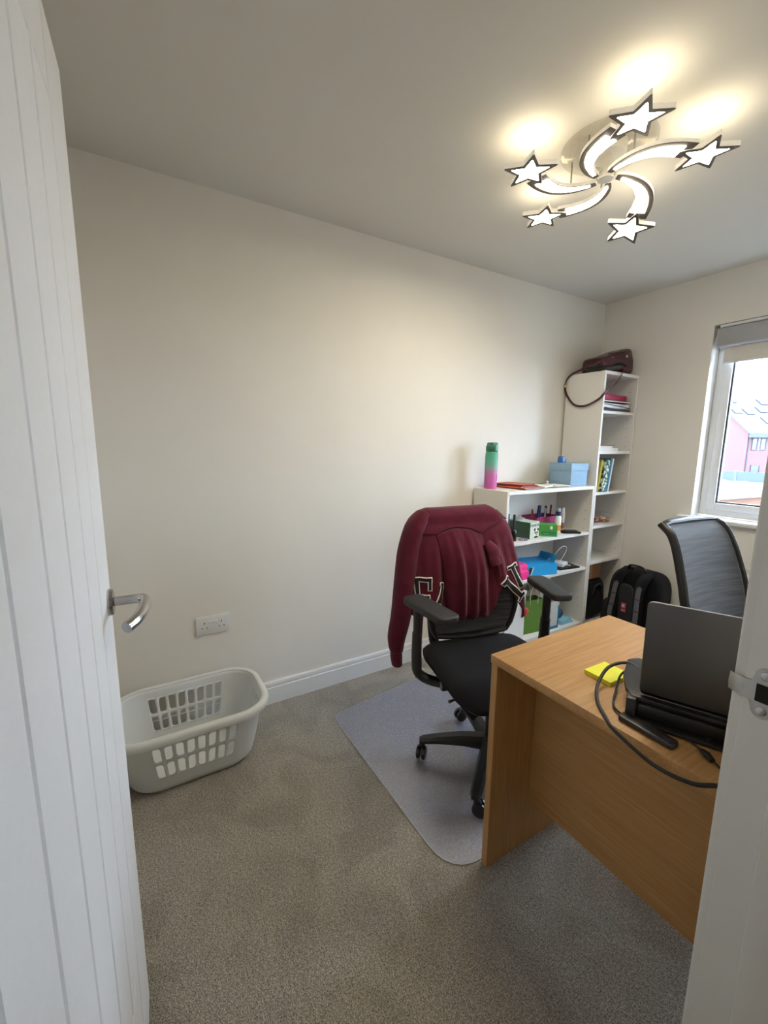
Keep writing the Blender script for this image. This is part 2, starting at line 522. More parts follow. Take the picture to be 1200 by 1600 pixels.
obj('latch_hole', box(XR + 0.010, XR + 0.0265, DY1 - 0.0028, DY1 - 0.0018, SZ - 0.012, SZ + 0.012, 0.0), M_hole, strike, smooth=False)
for s in (1, -1):
    sc_ = obj('screw', xf(lathe([(0, 0), (0.006, 0), (0.0058, 0.001), (0.004, 0.0016), (0.0, 0.0016)], 18), T(XR + 0.018, DY1 - 0.002, SZ + s * 0.024) @ Matrix.Rotation(R(90), 4, 'X')), M_chrome, strike)

# ---- the open door: stiles, rails, five boards and a lever handle
door = empty('door_1', (1.043, -0.119, 0.006), R(-2.6)); door['kind'] = 'structure'
W_, TH = 0.80, 0.035
zt = 1.979
def dpiece(name, x0, x1, z0, z1, bev=0.0055):
    return obj(name, box(x0, x1, -TH, 0, z0, z1, bev, 1), M_door, door, angle=20)
dpiece('stile', 0, 0.154, 0, zt); dpiece('stile', 0.729, W_, 0, zt)
dpiece('rail', 0.154, 0.729, 1.838, zt); dpiece('rail', 0.154, 0.729, 0, 0.318)
for k in range(5):
    x0 = 0.154 + k * 0.115
    dpiece('plank', x0, x0 + 0.115, 0.318, 1.838)
obj('core', box(0.006, W_ - 0.006, -TH + 0.006, -0.006, 0.003, zt - 0.003), M_door, door, smooth=False)
def handle(side):
    h = empty('door_handle', (0.052, 0 if side > 0 else -TH, 1.03), 0, (0, 0, 0)); h.parent = door
    S = side
    obj('rose', xf(lathe([(0, 0), (0.026, 0), (0.0265, 0.003), (0.025, 0.009), (0.012, 0.0105), (0, 0.0105)], 32), Matrix.Rotation(R(-90 * S), 4, 'X')), M_chrome, h)
    pts = [(0, 0.008 * S, 0), (0, 0.044 * S, 0.0), (0.004, 0.058 * S, 0), (0.02, 0.064 * S, -0.001), (0.06, 0.062 * S, -0.003), (0.095, 0.052 * S, -0.008), (0.118, 0.036 * S, -0.013)]
    obj('lever', tube(pts, [0.009, 0.009, 0.010, 0.0105, 0.0105, 0.0105, 0.0105], 16, sub=6), M_chrome, h)
handle(1); handle(-1)
for z in (0.22, 1.0, 1.76):
    obj('hinge', xf(lathe([(0, -0.045), (0.006, -0.045), (0.0065, 0), (0.006, 0.045), (0, 0.045)], 12), T(W_ + 0.006, -0.004, z)), M_chrome, door)

# ------------------------------------------------------------------ ceiling lamp
LC = Vector((1.018, 1.463, H))
lamp = tag(empty('ceiling_light', LC), 'lit ceiling light with five shooting star arms on a round plate', 'ceiling light')
M_lampwhite = mat('white_lamp_metal', (235, 232, 224), 0.35, var=0.01)
M_bezel = mat('shaded_white_bezel', (92, 84, 78), 0.45, var=0.03)  # white metal rim, its backlit shade put into this grey-brown colour
M_diff = mat('star_diffuser', (255, 250, 240), 0.5, var=0.0, emit=(255, 243, 214), estr=LAMP)
M_leak = mat('acrylic_edge', (250, 246, 236), 0.4, var=0.0, emit=(255, 238, 200), estr=LEAK)
M_side = mat('acrylic_side', (246, 244, 238), 0.3, var=0.0, emit=(255, 240, 218), estr=0.25)
def clear_acrylic():
    m = bpy.data.materials.new('clear_acrylic'); m.use_nodes = True
    nt = m.node_tree; nt.nodes.remove(nt.nodes['Principled BSDF'])
    tr = nt.nodes.new('ShaderNodeBsdfTransparent'); tr.inputs[0].default_value = (0.93, 0.92, 0.90, 1)
    gl = nt.nodes.new('ShaderNodeBsdfGlossy'); gl.inputs['Roughness'].default_value = 0.08
    mx = nt.nodes.new('ShaderNodeMixShader'); mx.inputs[0].default_value = 0.06
    nt.links.new(tr.outputs[0], mx.inputs[1]); nt.links.new(gl.outputs[0], mx.inputs[2])
    nt.links.new(mx.outputs[0], nt.nodes['Material Output'].inputs['Surface'])
    MATS['clear_acrylic'] = m
    return m
M_acr = clear_acrylic()
obj('ceiling_plate', lathe([(0, -0.004), (0.150, -0.004), (0.155, -0.007), (0.155, -0.013), (0.150, -0.016), (0, -0.016)], 64), M_acr, lamp)
obj('canopy', lathe([(0, -0.0005), (0.062, -0.0005), (0.062, -0.034), (0.055, -0.040), (0.018, -0.042), (0.018, -0.085), (0.026, -0.088), (0.026, -0.112), (0, -0.112)], 40), M_lampwhite, lamp)

def star_pts(R0, q=0.46, rot=0.0):
    pts = []
    for k in range(10):
        r = R0 if k % 2 == 0 else R0 * q
        a = rot + k * PI / 5
        # blunt each tip a little
        if k % 2 == 0:
            pts.append((r * 0.965 * math.cos(a - 0.035), r * 0.965 * math.sin(a - 0.035)))
            pts.append((r * math.cos(a), r * math.sin(a)))
            pts.append((r * 0.965 * math.cos(a + 0.035), r * 0.965 * math.sin(a + 0.035)))
        else:
            pts.append((r * math.cos(a), r * math.sin(a)))
    return pts
RS = 0.286
# spiral of the comet tail in (radius, angle) before the arm's own turn
tail_c = [(0.245, -9), (0.21, -19), (0.175, -30), (0.14, -39.5), (0.105, -48), (0.07, -57), (0.036, -68)]
def tail_poly(inL, inR, t0=0.0, t1=1.0):
    P = spline([(r * math.cos(R(a)), r * math.sin(R(a)), 0) for r, a in tail_c], 5)
    n = len(P); L, Rr = [], []
    for i in range(n):
        f = i / (n - 1)
        if f < t0 or f > t1: continue
        t = (P[min(i + 1, n - 1)] - P[max(i - 1, 0)]).normalized()
        nrm = Vector((-t.y, t.x, 0))
        w = (0.036 - 0.027 * f ** 1.3)
        L.append(P[i] + nrm * max(w - inL, 0.0015)); Rr.append(P[i] - nrm * max(w - inR, 0.0015))
    return [(p.x, p.y) for p in L + list(reversed(Rr))]
RSTAR = 0.092
for k, ph in enumerate((-113, -41, 31, 103, 175)):
    droop = R(15) if k == 3 else 0.0
    arm = empty('arm', (0, 0, -0.100)); arm.parent = lamp
    arm.rotation_euler = (Matrix.Rotation(R(ph), 3, 'Z') @ Matrix.Rotation(droop, 3, 'Y')).to_euler()
    zb, zt_ = -0.012, 0.003
    st = star_pts(RSTAR, 0.47, 0.0)
    st = [(RS + x, y) for x, y in st]
    si = [(RS + x, y) for x, y in star_pts(RSTAR * 0.71, 0.47, 0.0)]
    body = prism(st, zb, zt_)
    obj('star_body', body, M_side, arm, smooth=False)
    obj('star_back', prism([(RS + x, y) for x, y in star_pts(RSTAR * 0.8, 0.47)], zt_, zt_ + 0.001), M_leak, arm, smooth=False)
    # bezel ring
    bz = bmesh.new()
    o_ = [bz.verts.new((x, y, zb - 0.002)) for x, y in st]; i_ = [bz.verts.new((x, y, zb - 0.002)) for x, y in si]
    o2 = [bz.verts.new((x, y, zb)) for x, y in st]
    n = len(st)
    for a in range(n):
        b = (a + 1) % n
        bz.faces.new((o_[a], i_[a], i_[b], o_[b])); bz.faces.new((o_[a], o_[b], o2[b], o2[a]))
    obj('star_bezel', bz, M_bezel, arm, smooth=False)
    obj('star_diffuser', prism(si, zb - 0.0018, zb - 0.0005), M_diff, arm, smooth=False)
    tp = tail_poly(0, 0)
    obj('tail_body', prism(tp, zb + 0.004, zt_), M_side, arm, smooth=False)
    obj('tail_bezel', prism(tp, zb + 0.002, zb + 0.004), M_bezel, arm, smooth=False)
    obj('tail_diffuser', prism(tail_poly(0.017, 0.003, 0.08, 0.93), zb + 0.0005, zb + 0.002), M_diff, arm, smooth=False)
    obj('stem', tube([(0.036 * math.cos(R(-68)), 0.036 * math.sin(R(-68)), zt_), (0.015, -0.02, 0.012), (0.0, 0.0, 0.014)], 0.005, 8, sub=3), M_lampwhite, arm)
    a2 = R(-45)
    rodtop = 0.100 - 0.016
    if k != 3:
        obj('rod', tube([(0.118 * math.cos(a2), 0.118 * math.sin(a2), zt_), (0.118 * math.cos(a2), 0.118 * math.sin(a2), rodtop)], 0.003, 8), M_chrome, arm)

# fill lamp added out of view in the hall to brighten the door jamb
hl = tag(empty('hall_fill_lamp', (2.45, -1.05, H)), 'round white fill lamp added unseen in the hall to brighten the jamb', 'ceiling light')
obj('fill_dome', lathe([(0.15, 0.0), (0.15, -0.02), (0.135, -0.05), (0.09, -0.075), (0, -0.085)], 32, cap=False), mat('fill_glow', (240, 238, 232), 0.4, var=0.0, emit=(255, 236, 212), estr=HALL_FILL), hl)

# ------------------------------------------------------------------ bookcases
def bookcase(name, label, x0, y0, w, h, shelves, depth=0.288, holes=True):
    t = tag(empty(name, (x0, y0, 0)), label, 'bookcase')
    th = 0.019
    obj('side_panel', box(0.004, depth, 0, th, 0, h, 0.001, 1), M_melamine, t, smooth=False)
    obj('side_panel', box(0.004, depth, w - th, w, 0, h, 0.001, 1), M_melamine, t, smooth=False)
    obj('top_panel', box(0.004, depth, th, w - th, h - 0.022, h, 0.001, 1), M_melamine, t, smooth=False)
    obj('back_panel', box(0.0, 0.004, 0.002, w - 0.002, 0.05, h - 0.002), M_melamine, t, smooth=False)
    for z in shelves:
        obj('shelf', box(0.006, depth - 0.004, th + 0.0005, w - th - 0.0005, z - 0.019, z, 0.001, 1), M_melamine, t, smooth=False)
    obj('plinth', box(depth - 0.03, depth - 0.015, th, w - th, 0, min(shelves) - 0.019), M_melamine, t, smooth=False)
    if holes:
        hb = bmesh.new()
        z = 0.2
        while z < h - 0.1:
            for xx in (0.05, depth - 0.045):
                add(hb, xf(lathe([(0, 0), (0.003, 0), (0.003, 0.0006), (0, 0.0006)], 8), T(xx, w - th - 0.0001, z) @ Matrix.Rotation(R(90), 4, 'X')))
            z += 0.064
        o = obj('peg_holes', hb, mat('peg_hole_shade', (120, 116, 110), 0.9), t, smooth=False); o['kind'] = 'stuff'
    return t
BX = 0.019
LOWY, LOWW, LOWH = 1.828, 0.848, 1.080
bookcase('low_bookcase', 'low white bookcase with crowded shelves against the left wall', BX, LOWY, LOWW, LOWH, (0.092, 0.503, 0.757))
TY, TW, THH = 2.679, 0.41, 1.849
tall = bookcase('tall_bookcase', 'tall narrow white bookcase standing in the far corner', BX, TY, TW, THH, (0.062, 0.529, 0.792, 1.032, 1.317, 1.590))

# ------------------------------------------------------------------ laundry basket
M_basket = mat('white_basket_plastic', (224, 228, 230), 0.45, var=0.01, vscale=8)
bk = tag(empty('laundry_basket', (0.236, 0.077, 0.0)), 'empty white plastic laundry basket with slotted sides on the carpet', 'laundry basket')
BH = 0.262
def bdims(t):
    a = 0.140 + 0.045 * t ** 0.8; b = 0.232 + 0.052 * t ** 0.8
    return a, b, 0.105 + 0.015 * t
def bwall(seg, s, t):
    """seg 0..7: long side +x, corner, end +y, corner, long side -x, corner, end -y, corner"""
    a, b, r = bdims(t)
    # belly of the wall towards the floor
    q = min(1.0, t / 0.10)
    k = 0.020 * (1 - math.sqrt(max(0.0, 1 - (1 - q) ** 2)))
    a -= k; b -= k
    z = 0.002 + BH * t
    if seg == 0: return Vector((a, -(b - r) + 2 * (b - r) * s, z))
    if seg == 4: return Vector((-a, (b - r) - 2 * (b - r) * s, z))
    if seg == 2: return Vector(((a - r) - 2 * (a - r) * s, b, z))
    if seg == 6: return Vector((-(a - r) + 2 * (a - r) * s, -b, z))
    c = {1: (a - r, b - r, 0), 3: (-(a - r), b - r, 90), 5: (-(a - r), -(b - r), 180), 7: (a - r, -(b - r), 270)}[seg]
    an = R(c[2] + 90 * s)
    return Vector((c[0] + r * math.cos(an), c[1] + r * math.sin(an), z))
wb = bmesh.new()
def patch(seg, s0, s1, t0, t1, ns, nt_):
    g = grid(ns, nt_, lambda u, v: bwall(seg, s0 + (s1 - s0) * u, t0 + (t1 - t0) * v))
    add(wb, g)
def holecell(seg, s0, s1, t0, t1, flip, ws=0.66, hs=0.80):
    # leaf-shaped slot: two opposite corners rounded wide, two tight
    outer, inner = [], []
    N = 6
    hw, hh = ws / 2, hs / 2
    for ci, (sx, sy, a0) in enumerate(((1, 1, 0), (-1, 1, 90), (-1, -1, 180), (1, -1, 270))):
        big = (ci % 2 == 0) ^ flip
        rr = 0.30 if big else 0.12
        rx, ry = rr * ws / 0.66, rr * 0.55
        for q in range(N + 1):
            an = R(a0 + 90 * q / N)
            inner.append((0.5 + sx * (hw - rx) + rx * math.cos(an), 0.5 + sy * (hh - ry) + ry * math.sin(an)))
            # matching point on the cell's border
            if q <= N / 2: o = (1.0, 0.5 + 0.5 * (q / (N / 2))) if ci in (0,) else None
            f = q / N
            cx, cy = 0.5 + sx * 0.5, 0.5 + sy * 0.5
            if ci == 0: o = (1, 0.5 + f) if f <= .5 else (1.5 - f, 1)
            if ci == 1: o = (0.5 - f, 1) if f <= .5 else (0, 1.5 - f)
            if ci == 2: o = (0, 0.5 - f) if f <= .5 else (f - 0.5, 0)
            if ci == 3: o = (0.5 + f, 0) if f <= .5 else (1, f - 0.5)
            outer.append(o)
    P = lambda c: bwall(seg, s0 + (s1 - s0) * c[0], t0 + (t1 - t0) * c[1])
    vo = [wb.verts.new(P(c)) for c in outer]; vi = [wb.verts.new(P(c)) for c in inner]
    n = len(vo)
    for i in range(n):
        j = (i + 1) % n
        wb.faces.new((vo[i], vo[j], vi[j], vi[i]))
T0, T1, TM = 0.27, 0.86, 0.565
for seg in (0, 4):
    patch(seg, 0, 1, 0, T0, 8, 8); patch(seg, 0, 1, T1, 1, 8, 3)
    for c in range(8):
        for rw in range(2):
            ta, tb = (T0, TM) if rw == 0 else (TM, T1)
            holecell(seg, c / 8, (c + 1) / 8, ta, tb, (c % 2 == 1))
for seg in (1, 3, 5, 7):
    patch(seg, 0, 1, 0, T0, 10, 8); patch(seg, 0, 1, T0, TM, 10, 6); patch(seg, 0, 1, TM, T1, 10, 6); patch(seg, 0, 1, T1, 1, 10, 3)
for seg in (2, 6):
    patch(seg, 0, 1, 0, T0, 6, 8); patch(seg, 0, 1, T0, TM, 6, 6); patch(seg, 0, 1, T1, 1, 6, 3)
    for c in range(6):
        holecell(seg, c / 6, (c + 1) / 6, TM, T1, False, 0.42, 0.86)
bmesh.ops.remove_doubles(wb, verts=wb.verts[:], dist=0.0004)
obj('wall', wb, M_basket, bk, solid=0.0024, angle=40)
perim = lambda t, off=0, n=8: [(p.x, p.y) for seg in range(8) for p in [bwall(seg, q / n, t) for q in range(n)]]
fb = bmesh.new()
pts = perim(0.012)
fb.faces.new([fb.verts.new((x, y, 0.006)) for x, y in pts])
obj('bottom', fb, M_basket, bk, solid=0.003, smooth=False)
# rolled rim: a section swept round the top edge
rb = bmesh.new()
sec = [(-0.002, 0.0), (-0.002, 0.006), (0.004, 0.009), (0.016, 0.008), (0.023, 0.002), (0.025, -0.008), (0.024, -0.020), (0.0215, -0.021), (0.021, -0.008), (0.015, 0.000), (0.004, 0.001)]
ring = []
top = [bwall(seg, q / 10, 1.0) for seg in range(8) for q in range(10)]
n = len(top)
for i, p in enumerate(top):
    t = (top[(i + 1) % n] - top[i - 1]); t.z = 0; t.normalize()
    nr = Vector((t.y, -t.x, 0))
    ring.append([rb.verts.new(p + nr * a + Vector((0, 0, b))) for a, b in sec])
for i in range(n):
    A, B = ring[i], ring[(i + 1) % n]
    for j in range(len(sec)):
        jj = (j + 1) % len(sec)
        rb.faces.new((A[j], A[jj], B[jj], B[j]))
obj('rim', rb, M_basket, bk, angle=60)

# ------------------------------------------------------------------ wall socket
M_sock = mat('white_socket_plastic', (228, 228, 228), 0.35, var=0.005)
so = tag(empty('wall_socket', (0, 0.217, 0.494)), 'white double electrical socket on the left wall above the basket', 'socket')
obj('faceplate', xf(prism(rrect(0.15, 0.088, 0.005, 4), 0, 0.009, 0.002, 2), Matrix(((0, 0, 1, 0), (1, 0, 0, 0), (0, 1, 0, 0), (0, 0, 0, 1)))), M_sock, so)
for s in (-1, 1):
    obj('switch', xf(box(-0.0065, 0.0065, -0.011, 0.011, -0.003, 0.003, 0.0015), T(0.0105, s * 0.0095, 0.014) @ Matrix.Rotation(R(90), 4, 'Y') @ Matrix.Rotation(R(6), 4, 'Y')), M_sock, so)
    cx = s * 0.038
    obj('earth_hole', box(0.0088, 0.0094, cx - 0.002, cx + 0.002, 0.008, 0.016), M_hole, so, smooth=False)
    for q in (-1, 1):
        obj('pin_hole', box(0.0088, 0.0094, cx + q * 0.011 - 0.0032, cx + q * 0.011 + 0.0032, -0.0135, -0.0095), M_hole, so, smooth=False)

# ------------------------------------------------------------------ chair mat
def mat_shader():
    m = bpy.data.materials.new('clear_vinyl'); m.use_nodes = True
    nt = m.node_tree; nt.nodes.remove(nt.nodes['Principled BSDF'])
    tr = nt.nodes.new('ShaderNodeBsdfTransparent'); tr.inputs[0].default_value = (0.97, 0.97, 0.99, 1)
    gl = nt.nodes.new('ShaderNodeBsdfGlossy'); gl.inputs['Roughness'].default_value = 0.30
    gl.inputs[0].default_value = (0.9, 0.92, 1, 1)
    fs = nt.nodes.new('ShaderNodeFresnel'); fs.inputs[0].default_value = 1.5
    ml = nt.nodes.new('ShaderNodeMath'); ml.operation = 'MULTIPLY_ADD'; ml.inputs[1].default_value = 0.6; ml.inputs[2].default_value = 0.02
    nt.links.new(fs.outputs[0], ml.inputs[0])
    mx = nt.nodes.new('ShaderNodeMixShader')
    nt.links.new(ml.outputs[0], mx.inputs[0])
    tc = nt.nodes.new('ShaderNodeTexCoord'); nz = nt.nodes.new('ShaderNodeTexVoronoi'); nz.inputs['Scale'].default_value = 45
    nt.links.new(tc.outputs['Object'], nz.inputs['Vector'])
    bp = nt.nodes.new('ShaderNodeBump'); bp.inputs['Strength'].default_value = 0.25; bp.inputs['Distance'].default_value = 0.003
    nt.links.new(nz.outputs['Distance'], bp.inputs['Height']); nt.links.new(bp.outputs['Normal'], gl.inputs['Normal'])
    df = nt.nodes.new('ShaderNodeBsdfDiffuse'); df.inputs[0].default_value = lin((208, 211, 228))  # pale lavender diffuse imitates window and lamp light reflected off the mat
    hz = nt.nodes.new('ShaderNodeMixShader')
    hn = nt.nodes.new('ShaderNodeTexNoise'); hn.inputs['Scale'].default_value = 170; hn.inputs['Detail'].default_value = 3
    nt.links.new(tc.outputs['Object'], hn.inputs['Vector'])
    hr = nt.nodes.new('ShaderNodeMapRange'); hr.inputs['From Min'].default_value = 0.3; hr.inputs['From Max'].default_value = 0.7
    hr.inputs['To Min'].default_value = 0.22; hr.inputs['To Max'].default_value = 0.44
    nt.links.new(hn.outputs['Fac'], hr.inputs['Value']); nt.links.new(hr.outputs[0], hz.inputs[0])
    nt.links.new(tr.outputs[0], hz.inputs[1]); nt.links.new(df.outputs[0], hz.inputs[2])
    nt.links.new(hz.outputs[0], mx.inputs[1]); nt.links.new(gl.outputs[0], mx.inputs[2])
    nt.links.new(mx.outputs[0], nt.nodes['Material Output'].inputs['Surface'])
    MATS['clear_vinyl'] = m
    return m
def round_poly(pts, rad, n=6):
    out = []
    m = len(pts)
    for i in range(m):
        p = Vector(pts[i]).to_3d(); a = (Vector(pts[i - 1]).to_3d() - p); b = (Vector(pts[(i + 1) % m]).to_3d() - p)
        r = rad[i]
        A = p + a.normalized() * r; B = p + b.normalized() * r
        for k in range(n + 1):
            t = k / n
            q = A * (1 - t) ** 2 + p * 2 * t * (1 - t) + B * t * t
            out.append((q.x, q.y))
    return out
mp_ = round_poly([(0.270, 0.712), (1.20, 0.712), (1.20, 1.70), (0.155, 1.70)], [0.06, 0.13, 0.12, 0.12])
cm = tag(empty('chair_mat', (0, 0, 0)), 'clear plastic floor mat under the office chairs', 'chair mat')
obj('sheet', prism(mp_, 0.0008, 0.0032), mat_shader(), cm, smooth=False)
edge = [Vector((x, y, 0.0032)) for x, y in mp_]
obj('edge_bead', tube(edge, 0.0014, 6, closed=True), mat('vinyl_edge', (196, 198, 204), 0.3, var=0.02), cm)

# ------------------------------------------------------------------ desk
WY = wood('oak_veneer_y', 1); WXm = wood('oak_veneer_x', 0); WZm = wood('oak_veneer_z', 2)
DT = 0.73
dx0, dx1, dy0, dy1 = 1.205, 1.838, 0.825, 1.426
dk = tag(empty('desk', (0, 0, 0)), 'oak veneer desk with panel legs beside the door', 'desk')
obj('desktop', box(dx0, dx1, dy0, dy1, DT - 0.026, DT, 0.0018, 2), WY, dk)
obj('leg_panel', box(dx0 + 0.001, dx0 + 0.025, dy0 + 0.003, dy1 - 0.003, 0, DT - 0.026, 0.0015, 1), WZm, dk)
obj('leg_panel', box(dx1 - 0.025, dx1 - 0.001, dy0 + 0.003, dy1 - 0.003, 0, DT - 0.026, 0.0015, 1), WZm, dk)
obj('modesty_panel', box(dx0 + 0.025, dx1 - 0.025, 1.012, 1.030, 0.17, DT - 0.026), WXm, dk, smooth=False)

# ------------------------------------------------------------------ office chairs
def lerp_tab(tab, z):
    if z <= tab[0][0]: return tab[0][1]
    for (a, b), (c, d) in zip(tab, tab[1:]):
        if z <= c: return b + (d - b) * (z - a) / (c - a)
    return tab[-1][1]
XB = [(0.48, -0.212), (0.54, -0.203), (0.60, -0.202), (0.68, -0.213), (0.80, -0.245), (0.90, -0.278), (0.96, -0.302), (0.99, -0.320), (1.012, -0.340), (1.026, -0.366)]
HWT = [(0.48, 0.165), (0.54, 0.195), (0.62, 0.216), (0.75, 0.224), (0.90, 0.210), (1.0, 0.197), (1.03, 0.19)]
M_arm = mat('armrest_rubber', (38, 38, 40), 0.55, var=0.06, vscale=90, bump=0.06, bscale=500)

def mesh_fabric():
    m = bpy.data.materials.new('black_back_mesh'); m.use_nodes = True
    nt = m.node_tree; b = nt.nodes['Principled BSDF']
    tc = nt.nodes.new('ShaderNodeTexCoord')
    mp = nt.nodes.new('ShaderNodeMapping'); mp.inputs['Scale'].default_value = (3, 3, 75)
    nt.links.new(tc.outputs['Object'], mp.inputs['Vector'])
    n1 = nt.nodes.new('ShaderNodeTexNoise'); n1.inputs['Scale'].default_value = 1.4; n1.inputs['Detail'].default_value = 3
    nt.links.new(mp.outputs['Vector'], n1.inputs['Vector'])
    cr = nt.nodes.new('ShaderNodeValToRGB')
    cr.color_ramp.elements[0].position = 0.36; cr.color_ramp.elements[0].color = lin((24, 25, 28))
    cr.color_ramp.elements[1].position = 0.66; cr.color_ramp.elements[1].color = lin((68, 70, 76))
    nt.links.new(n1.outputs['Fac'], cr.inputs['Fac'])
    nt.links.new(cr.outputs['Color'], b.inputs['Base Color'])
    wv = nt.nodes.new('ShaderNodeTexWave'); wv.bands_direction = 'Z'; wv.inputs['Scale'].default_value = 160
    nt.links.new(tc.outputs['Object'], wv.inputs['Vector'])
    bp = nt.nodes.new('ShaderNodeBump'); bp.inputs['Strength'].default_value = 0.5; bp.inputs['Distance'].default_value = 0.002
    nt.links.new(wv.outputs['Fac'], bp.inputs['Height']); nt.links.new(bp.outputs['Normal'], b.inputs['Normal'])
    b.inputs['Roughness'].default_value = 0.7
    b.inputs['Sheen Weight'].default_value = 0.3
    return m
M_mesh = mesh_fabric()

def office_chair(label, loc, rz, leg0, padL, padR, az=0.73):
    t = tag(empty('office_chair', loc, rz), label, 'office chair', None)
    # five-star base
    obj('hub', lathe([(0, 0.075), (0.042, 0.075), (0.045, 0.085), (0.045, 0.118), (0.036, 0.128), (0, 0.128)], 24), M_black, t)
    for k in range(5):
        a = R(leg0 + 72 * k)
        d = Vector((math.cos(a), math.sin(a), 0)); n = Vector((-d.y, d.x, 0))
        bm = bmesh.new()
        secs = []
        for (r, w, z0, z1) in ((0.03, 0.030, 0.076, 0.128), (0.12, 0.027, 0.084, 0.124), (0.22, 0.023, 0.080, 0.107), (0.286, 0.020, 0.072, 0.093), (0.302, 0.013, 0.068, 0.086)):
            p = d * r
            secs.append([bm.verts.new(p + n * s * w * f + Vector((0, 0, z))) for (s, f, z) in ((-1, 1, z0), (1, 1, z0), (1, 1, z0 + (z1 - z0) * .55), (1, .6, z1), (-1, .6, z1), (-1, 1, z0 + (z1 - z0) * .55))])
        for A, B in zip(secs, secs[1:]):
            for i in range(6):
                j = (i + 1) % 6
                bm.faces.new((A[i], A[j], B[j], B[i]))
        bm.faces.new(secs[0]); bm.faces.new(list(reversed(secs[-1])))
        leg = obj('base_leg', bm, M_black, t, angle=30)
        # twin-wheel caster
        ca = a + 1.35 + hash01(k, 3) * 0.5
        cd = Vector((math.cos(ca), math.sin(ca), 0)); ax = Vector((-cd.y, cd.x, 0))
        c0 = d * 0.288
        cst = obj('caster', tube([c0 + Vector((0, 0, 0.074)), c0 + Vector((0, 0, 0.052)) + cd * 0.006, c0 + cd * 0.016 + Vector((0, 0, 0.045))], [0.007, 0.016, 0.014], 10), M_black, t)
        for s in (-1, 1):
            M = Matrix.Translation(c0 + cd * 0.018 + ax * s * 0.012 + Vector((0, 0, 0.0315))) @ Matrix.Rotation(ca, 4, 'Z') @ Matrix.Rotation(R(90), 4, 'X')
            obj('wheel', xf(lathe([(0, -0.009), (0.020, -0.009), (0.027, -0.006), (0.028, 0), (0.027, 0.006), (0.020, 0.009), (0.012, 0.0075), (0, 0.0075)], 20), M), M_blackgloss, cst)
    obj('gas_column', lathe([(0, 0.12), (0.026, 0.12), (0.026, 0.24), (0.018, 0.245), (0.018, 0.36), (0, 0.36)], 20), M_black, t)
    me = boxes((-0.14, 0.10, -0.07, 0.07, 0.345, 0.405, 0.018, 3))
    add(me, box(-0.06, 0.02, -0.17, 0.17, 0.362, 0.388, 0.008))
    obj('mechanism', me, M_black, t)
    kn = obj('tension_knob', xf(lathe([(0, 0), (0.021, 0), (0.023, 0.01), (0.023, 0.05), (0.019, 0.056), (0, 0.056)], 20), T(-0.03, -0.168, 0.372) @ Matrix.Rotation(R(90), 4, 'X')), M_black, t)
    obj('knob_cap', xf(lathe([(0, 0), (0.014, 0), (0.014, 0.002), (0, 0.002)], 20), T(-0.03, -0.2245, 0.372) @ Matrix.Rotation(R(90), 4, 'X')), mat('grey_cap', (150, 150, 150), 0.4), kn)
    obj('height_lever', tube([(0.06, -0.06, 0.372), (0.07, -0.18, 0.375), (0.075, -0.235, 0.368)], [0.006, 0.006, 0.011], 8, sub=4, flat=(1, .6)), M_black, t)
    # seat: shell and cushion with a falling front edge
    def seatf(u, v, top):
        x = -0.235 + 0.475 * u
        e = 0.0
        hw = 0.255 - 0.03 * max(0, (0.25 - u) / 0.25) ** 2 - 0.035 * max(0, (u - 0.8) / 0.2) ** 2
        y = (v * 2 - 1) * hw
        s = abs(v * 2 - 1)
        if top:
            z = 0.478 - 0.012 * math.sin(PI * min(1, u * 1.1)) * (1 - s * s) - 0.050 * max(0, (u - 0.72) / 0.28) ** 2 - 0.030 * s ** 8 - 0.02 * max(0, (0.08 - u) / 0.08) ** 2
        else:
            z = 0.415 - 0.012 * max(0, (u - 0.72) / 0.28) ** 2 + 0.018 * s ** 6
        return Vector((x, y, z))
    g = bmesh.new()
    NU, NV = 26, 26
    TV = [[g.verts.new(seatf(i / NU, j / NV, True)) for j in range(NV + 1)] for i in range(NU + 1)]
    BV = [[g.verts.new(seatf(i / NU, j / NV, False)) for j in range(NV + 1)] for i in range(NU + 1)]
    for i in range(NU):
        for j in range(NV):
            g.faces.new((TV[i][j], TV[i + 1][j], TV[i + 1][j + 1], TV[i][j + 1])); g.faces.new((BV[i][j], BV[i][j + 1], BV[i + 1][j + 1], BV[i + 1][j]))
    for i in range(NU):
        g.faces.new((TV[i][0], BV[i][0], BV[i + 1][0], TV[i + 1][0])); g.faces.new((TV[i][NV], TV[i + 1][NV], BV[i + 1][NV], BV[i][NV]))
    for j in range(NV):
        g.faces.new((TV[0][j], TV[0][j + 1], BV[0][j + 1], BV[0][j])); g.faces.new((TV[NU][j], BV[NU][j], BV[NU][j + 1], TV[NU][j + 1]))
    seat = obj('seat', g, M_blackfab, t, angle=70)
    obj('seat_pan', prism(rrect(0.40, 0.40, 0.08, 5, 0, 0), 0.398, 0.424, 0.006), M_black, t)
    # backrest
    zs = [0.50 + (1.026 - 0.50) * i / 28 for i in range(29)]
    path = [(lerp_tab(XB, z), lerp_tab(HWT, z), z) for z in zs]
    loop = path + [(-0.372, 0.14, 1.034), (-0.374, 0.0, 1.037), (-0.372, -0.14, 1.034)] + [(x, -y, z) for x, y, z in reversed(path)] + [(-0.205, -0.10, 0.492), (-0.205, 0.0, 0.488), (-0.205, 0.10, 0.492)]
    obj('back_frame', tube(loop, 0.0155, 10, closed=True, flat=(1.15, 0.85), up=(1, 0, 0)), M_black, t)
    def bm_(u, v):
        z = 0.500 + (1.032 - 0.500) * v
        hw = lerp_tab(HWT, z) - 0.004
        y = (u * 2 - 1) * hw
        return (lerp_tab(XB, z) + 0.006 - 0.024 * (1 - (u * 2 - 1) ** 2) * (0.35 + 0.65 * math.sin(PI * min(1, v * 1.05))), y, z)
